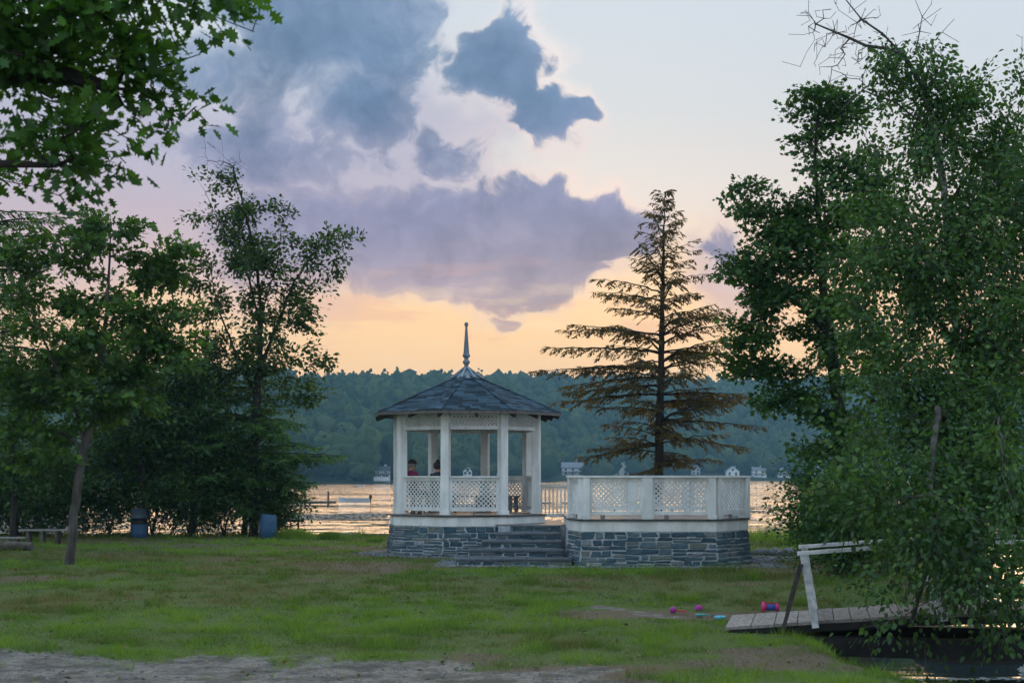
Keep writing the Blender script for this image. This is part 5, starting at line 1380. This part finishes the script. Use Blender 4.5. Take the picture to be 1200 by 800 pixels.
def lawn():
    r = np.random.default_rng(70); X, Y = [], []
    for y0, y1, dens in ((12.5, 18, 1900), (18, 24, 1300), (24, 31, 800), (31, 39, 500), (39, 53, 330)):
        half = .40 * y1 + 1; n = int(dens * (y1 - y0) * 2 * half)
        X.append(r.uniform(-half, half, n)); Y.append(r.uniform(y0, y1, n))
    x, y = np.concatenate(X), np.concatenate(Y)
    z = height(x, y); clump = fbm(x * 2.3 + 12, y * 2.3, 3)
    keep = (z > WATER_Z + .15) & (r.random(len(x)) > np.clip(dirt_mask(x, y) * 1.25 * (1 - .6 * smooth(.55, .68, fbm(x * 1.9 + 7, y * 1.9, 3))) + .5 * bare_mask(x, y), 0, .99))
    keep &= (np.abs(x) < .39 * y + 1.0)
    keep &= ~((x > -1.3) & (x < 5.8) & (y > 32.7) & (y < 38)) & ~(np.hypot(x - GC.x, y - GC.y) < 2.3)
    keep &= r.random(len(x)) < np.clip(.25 + 1.9 * (clump - .3), .15, 1)
    keep &= (np.hypot(x - GC.x, y - GC.y) > 2.62) & ~((x > .9) & (x < 6.05) & (y > 32.15) & (y < 38.3)) & ~((x > -1.45) & (x < 1.5) & (y > 32.4) & (y < 37))
    x, y, clump = x[keep], y[keep], clump[keep]
    tall = smooth(.56, .72, clump) + 1.5 * smooth(.66, .76, fbm(x * 3.1 + 40, y * 3.1, 2))
    h = r.uniform(.014, .045, len(x)) * (1 + 1.7 * tall)
    h *= 1 + 1.6 * smooth(26.5, 28.5, y) * smooth(31.2, 30.2, y) * smooth(-1, 1.5, x) * r.random(len(x))         # longer before the deck
    h *= 1 + 4.0 * smooth(40.8, 42.5, y) * smooth(5.4, 6.2, x) * r.random(len(x)) + 1.0 * smooth(47, 49, y)       # rank along the shore
    h *= 1 - .6 * smooth(.6, 1.4, x) * smooth(4.8, 4.2, x) * smooth(20.0, 20.6, y) * smooth(23.2, 22.6, y)
    w = np.interp(y, [13, 20, 30, 45], [.006, .009, .014, .022]) * r.uniform(.7, 1.3, len(x))
    V, F = blades(x, y, h, w, r, .6)
    tn = np.repeat(tone_at(x, y) + .18 * tall, 3)
    tag(mesh_np('lawn_grass', V, F, M['grass'], attrs={'tone': tn}), 'short patchy lawn grass sloping to the lake', 'grass', kind='stuff')
    print('blades', len(x))
lawn()
def clump_grass(px, py, wpx, h, tone, label, seed):
    c = ground_hit(px, py); r = np.random.default_rng(seed); n = 900; k = c.y / FOC
    x = c.x + r.normal(0, wpx * k * .42, n).clip(-wpx * k, wpx * k); y = c.y + r.normal(0, .22, n)
    V, F = blades(x, y, h * r.uniform(.5, 1.1, n), np.full(n, .025), r, .4)
    o = mesh_np('grass_clump', V, F, M['grass'], loc=tuple(c), attrs={'tone': np.full(n * 3, tone)}); tag(o, label, 'grass clump', 'tall clumps at the lawn edge')
def litter():
    r = np.random.default_rng(81); n = 900; y = r.uniform(13.5, 34, n); x = r.uniform(-.4, .4, n) * y
    k = height(x, y) > -.1; x, y = x[k], y[k]; n = len(x)
    pos = np.stack([x, y, height(x, y) + r.uniform(.02, .045, n)], -1); d = r.normal(size=(n, 3)); d[:, 2] *= .25; nn = r.normal(0, .35, (n, 3)) + np.array([0, 0, 1.])
    V, F = leaves(pos, d, nn, r.uniform(.04, .085, n), 'ovate')
    tag(mesh_np('fallen_leaves', V, F, leaf_mat('dry_leaf', (.10, .065, .03), (.26, .19, .10), .1)), 'dry fallen leaves scattered over the lawn', 'leaves', kind='stuff')
    n = 520; y = r.uniform(14.5, 34, n); x = r.uniform(-.39, .39, n) * y; k = (height(x, y) > -.1) & (fbm(x * .6 + 2, y * .6, 3) > .5); x, y = x[k], y[k]
    px_, py_ = np.repeat(x, 9), np.repeat(y, 9); a = r.uniform(0, 6.28, len(px_)); d = np.stack([np.cos(a), np.sin(a), r.uniform(.1, .7, len(a))], -1)
    V, F = leaves(np.stack([px_, py_, height(px_, py_) + .012], -1), d, np.tile([0, 0, 1.], (len(a), 1)), r.uniform(.03, .06, len(a)), 'ovate')
    tag(mesh_np('lawn_weeds', V, F, leaf_mat('weed_leaf', (.07, .13, .03), (.15, .24, .05), .3)), 'low broad leaved weeds dotted through the lawn', 'weeds', kind='stuff')
litter()
clump_grass(345, 630, 24, .36, 1.3, 'bright green grass clump right beside the open blue barrel', 1)
clump_grass(386, 631.5, 13, .26, .6, 'small dark grass clump at the lawn edge left of the gazebo', 2)
clump_grass(440, 634, 10, .16, .8, 'low green weeds at the corner of the gazebo base', 3)

0 and print('TRIS', sum(sum(len(p.vertices) - 2 for p in o.data.polygons) if len(o.data.polygons) < 50 else len(o.data.loops) - 2 * len(o.data.polygons) for o in sc.objects if o.type == 'MESH'))
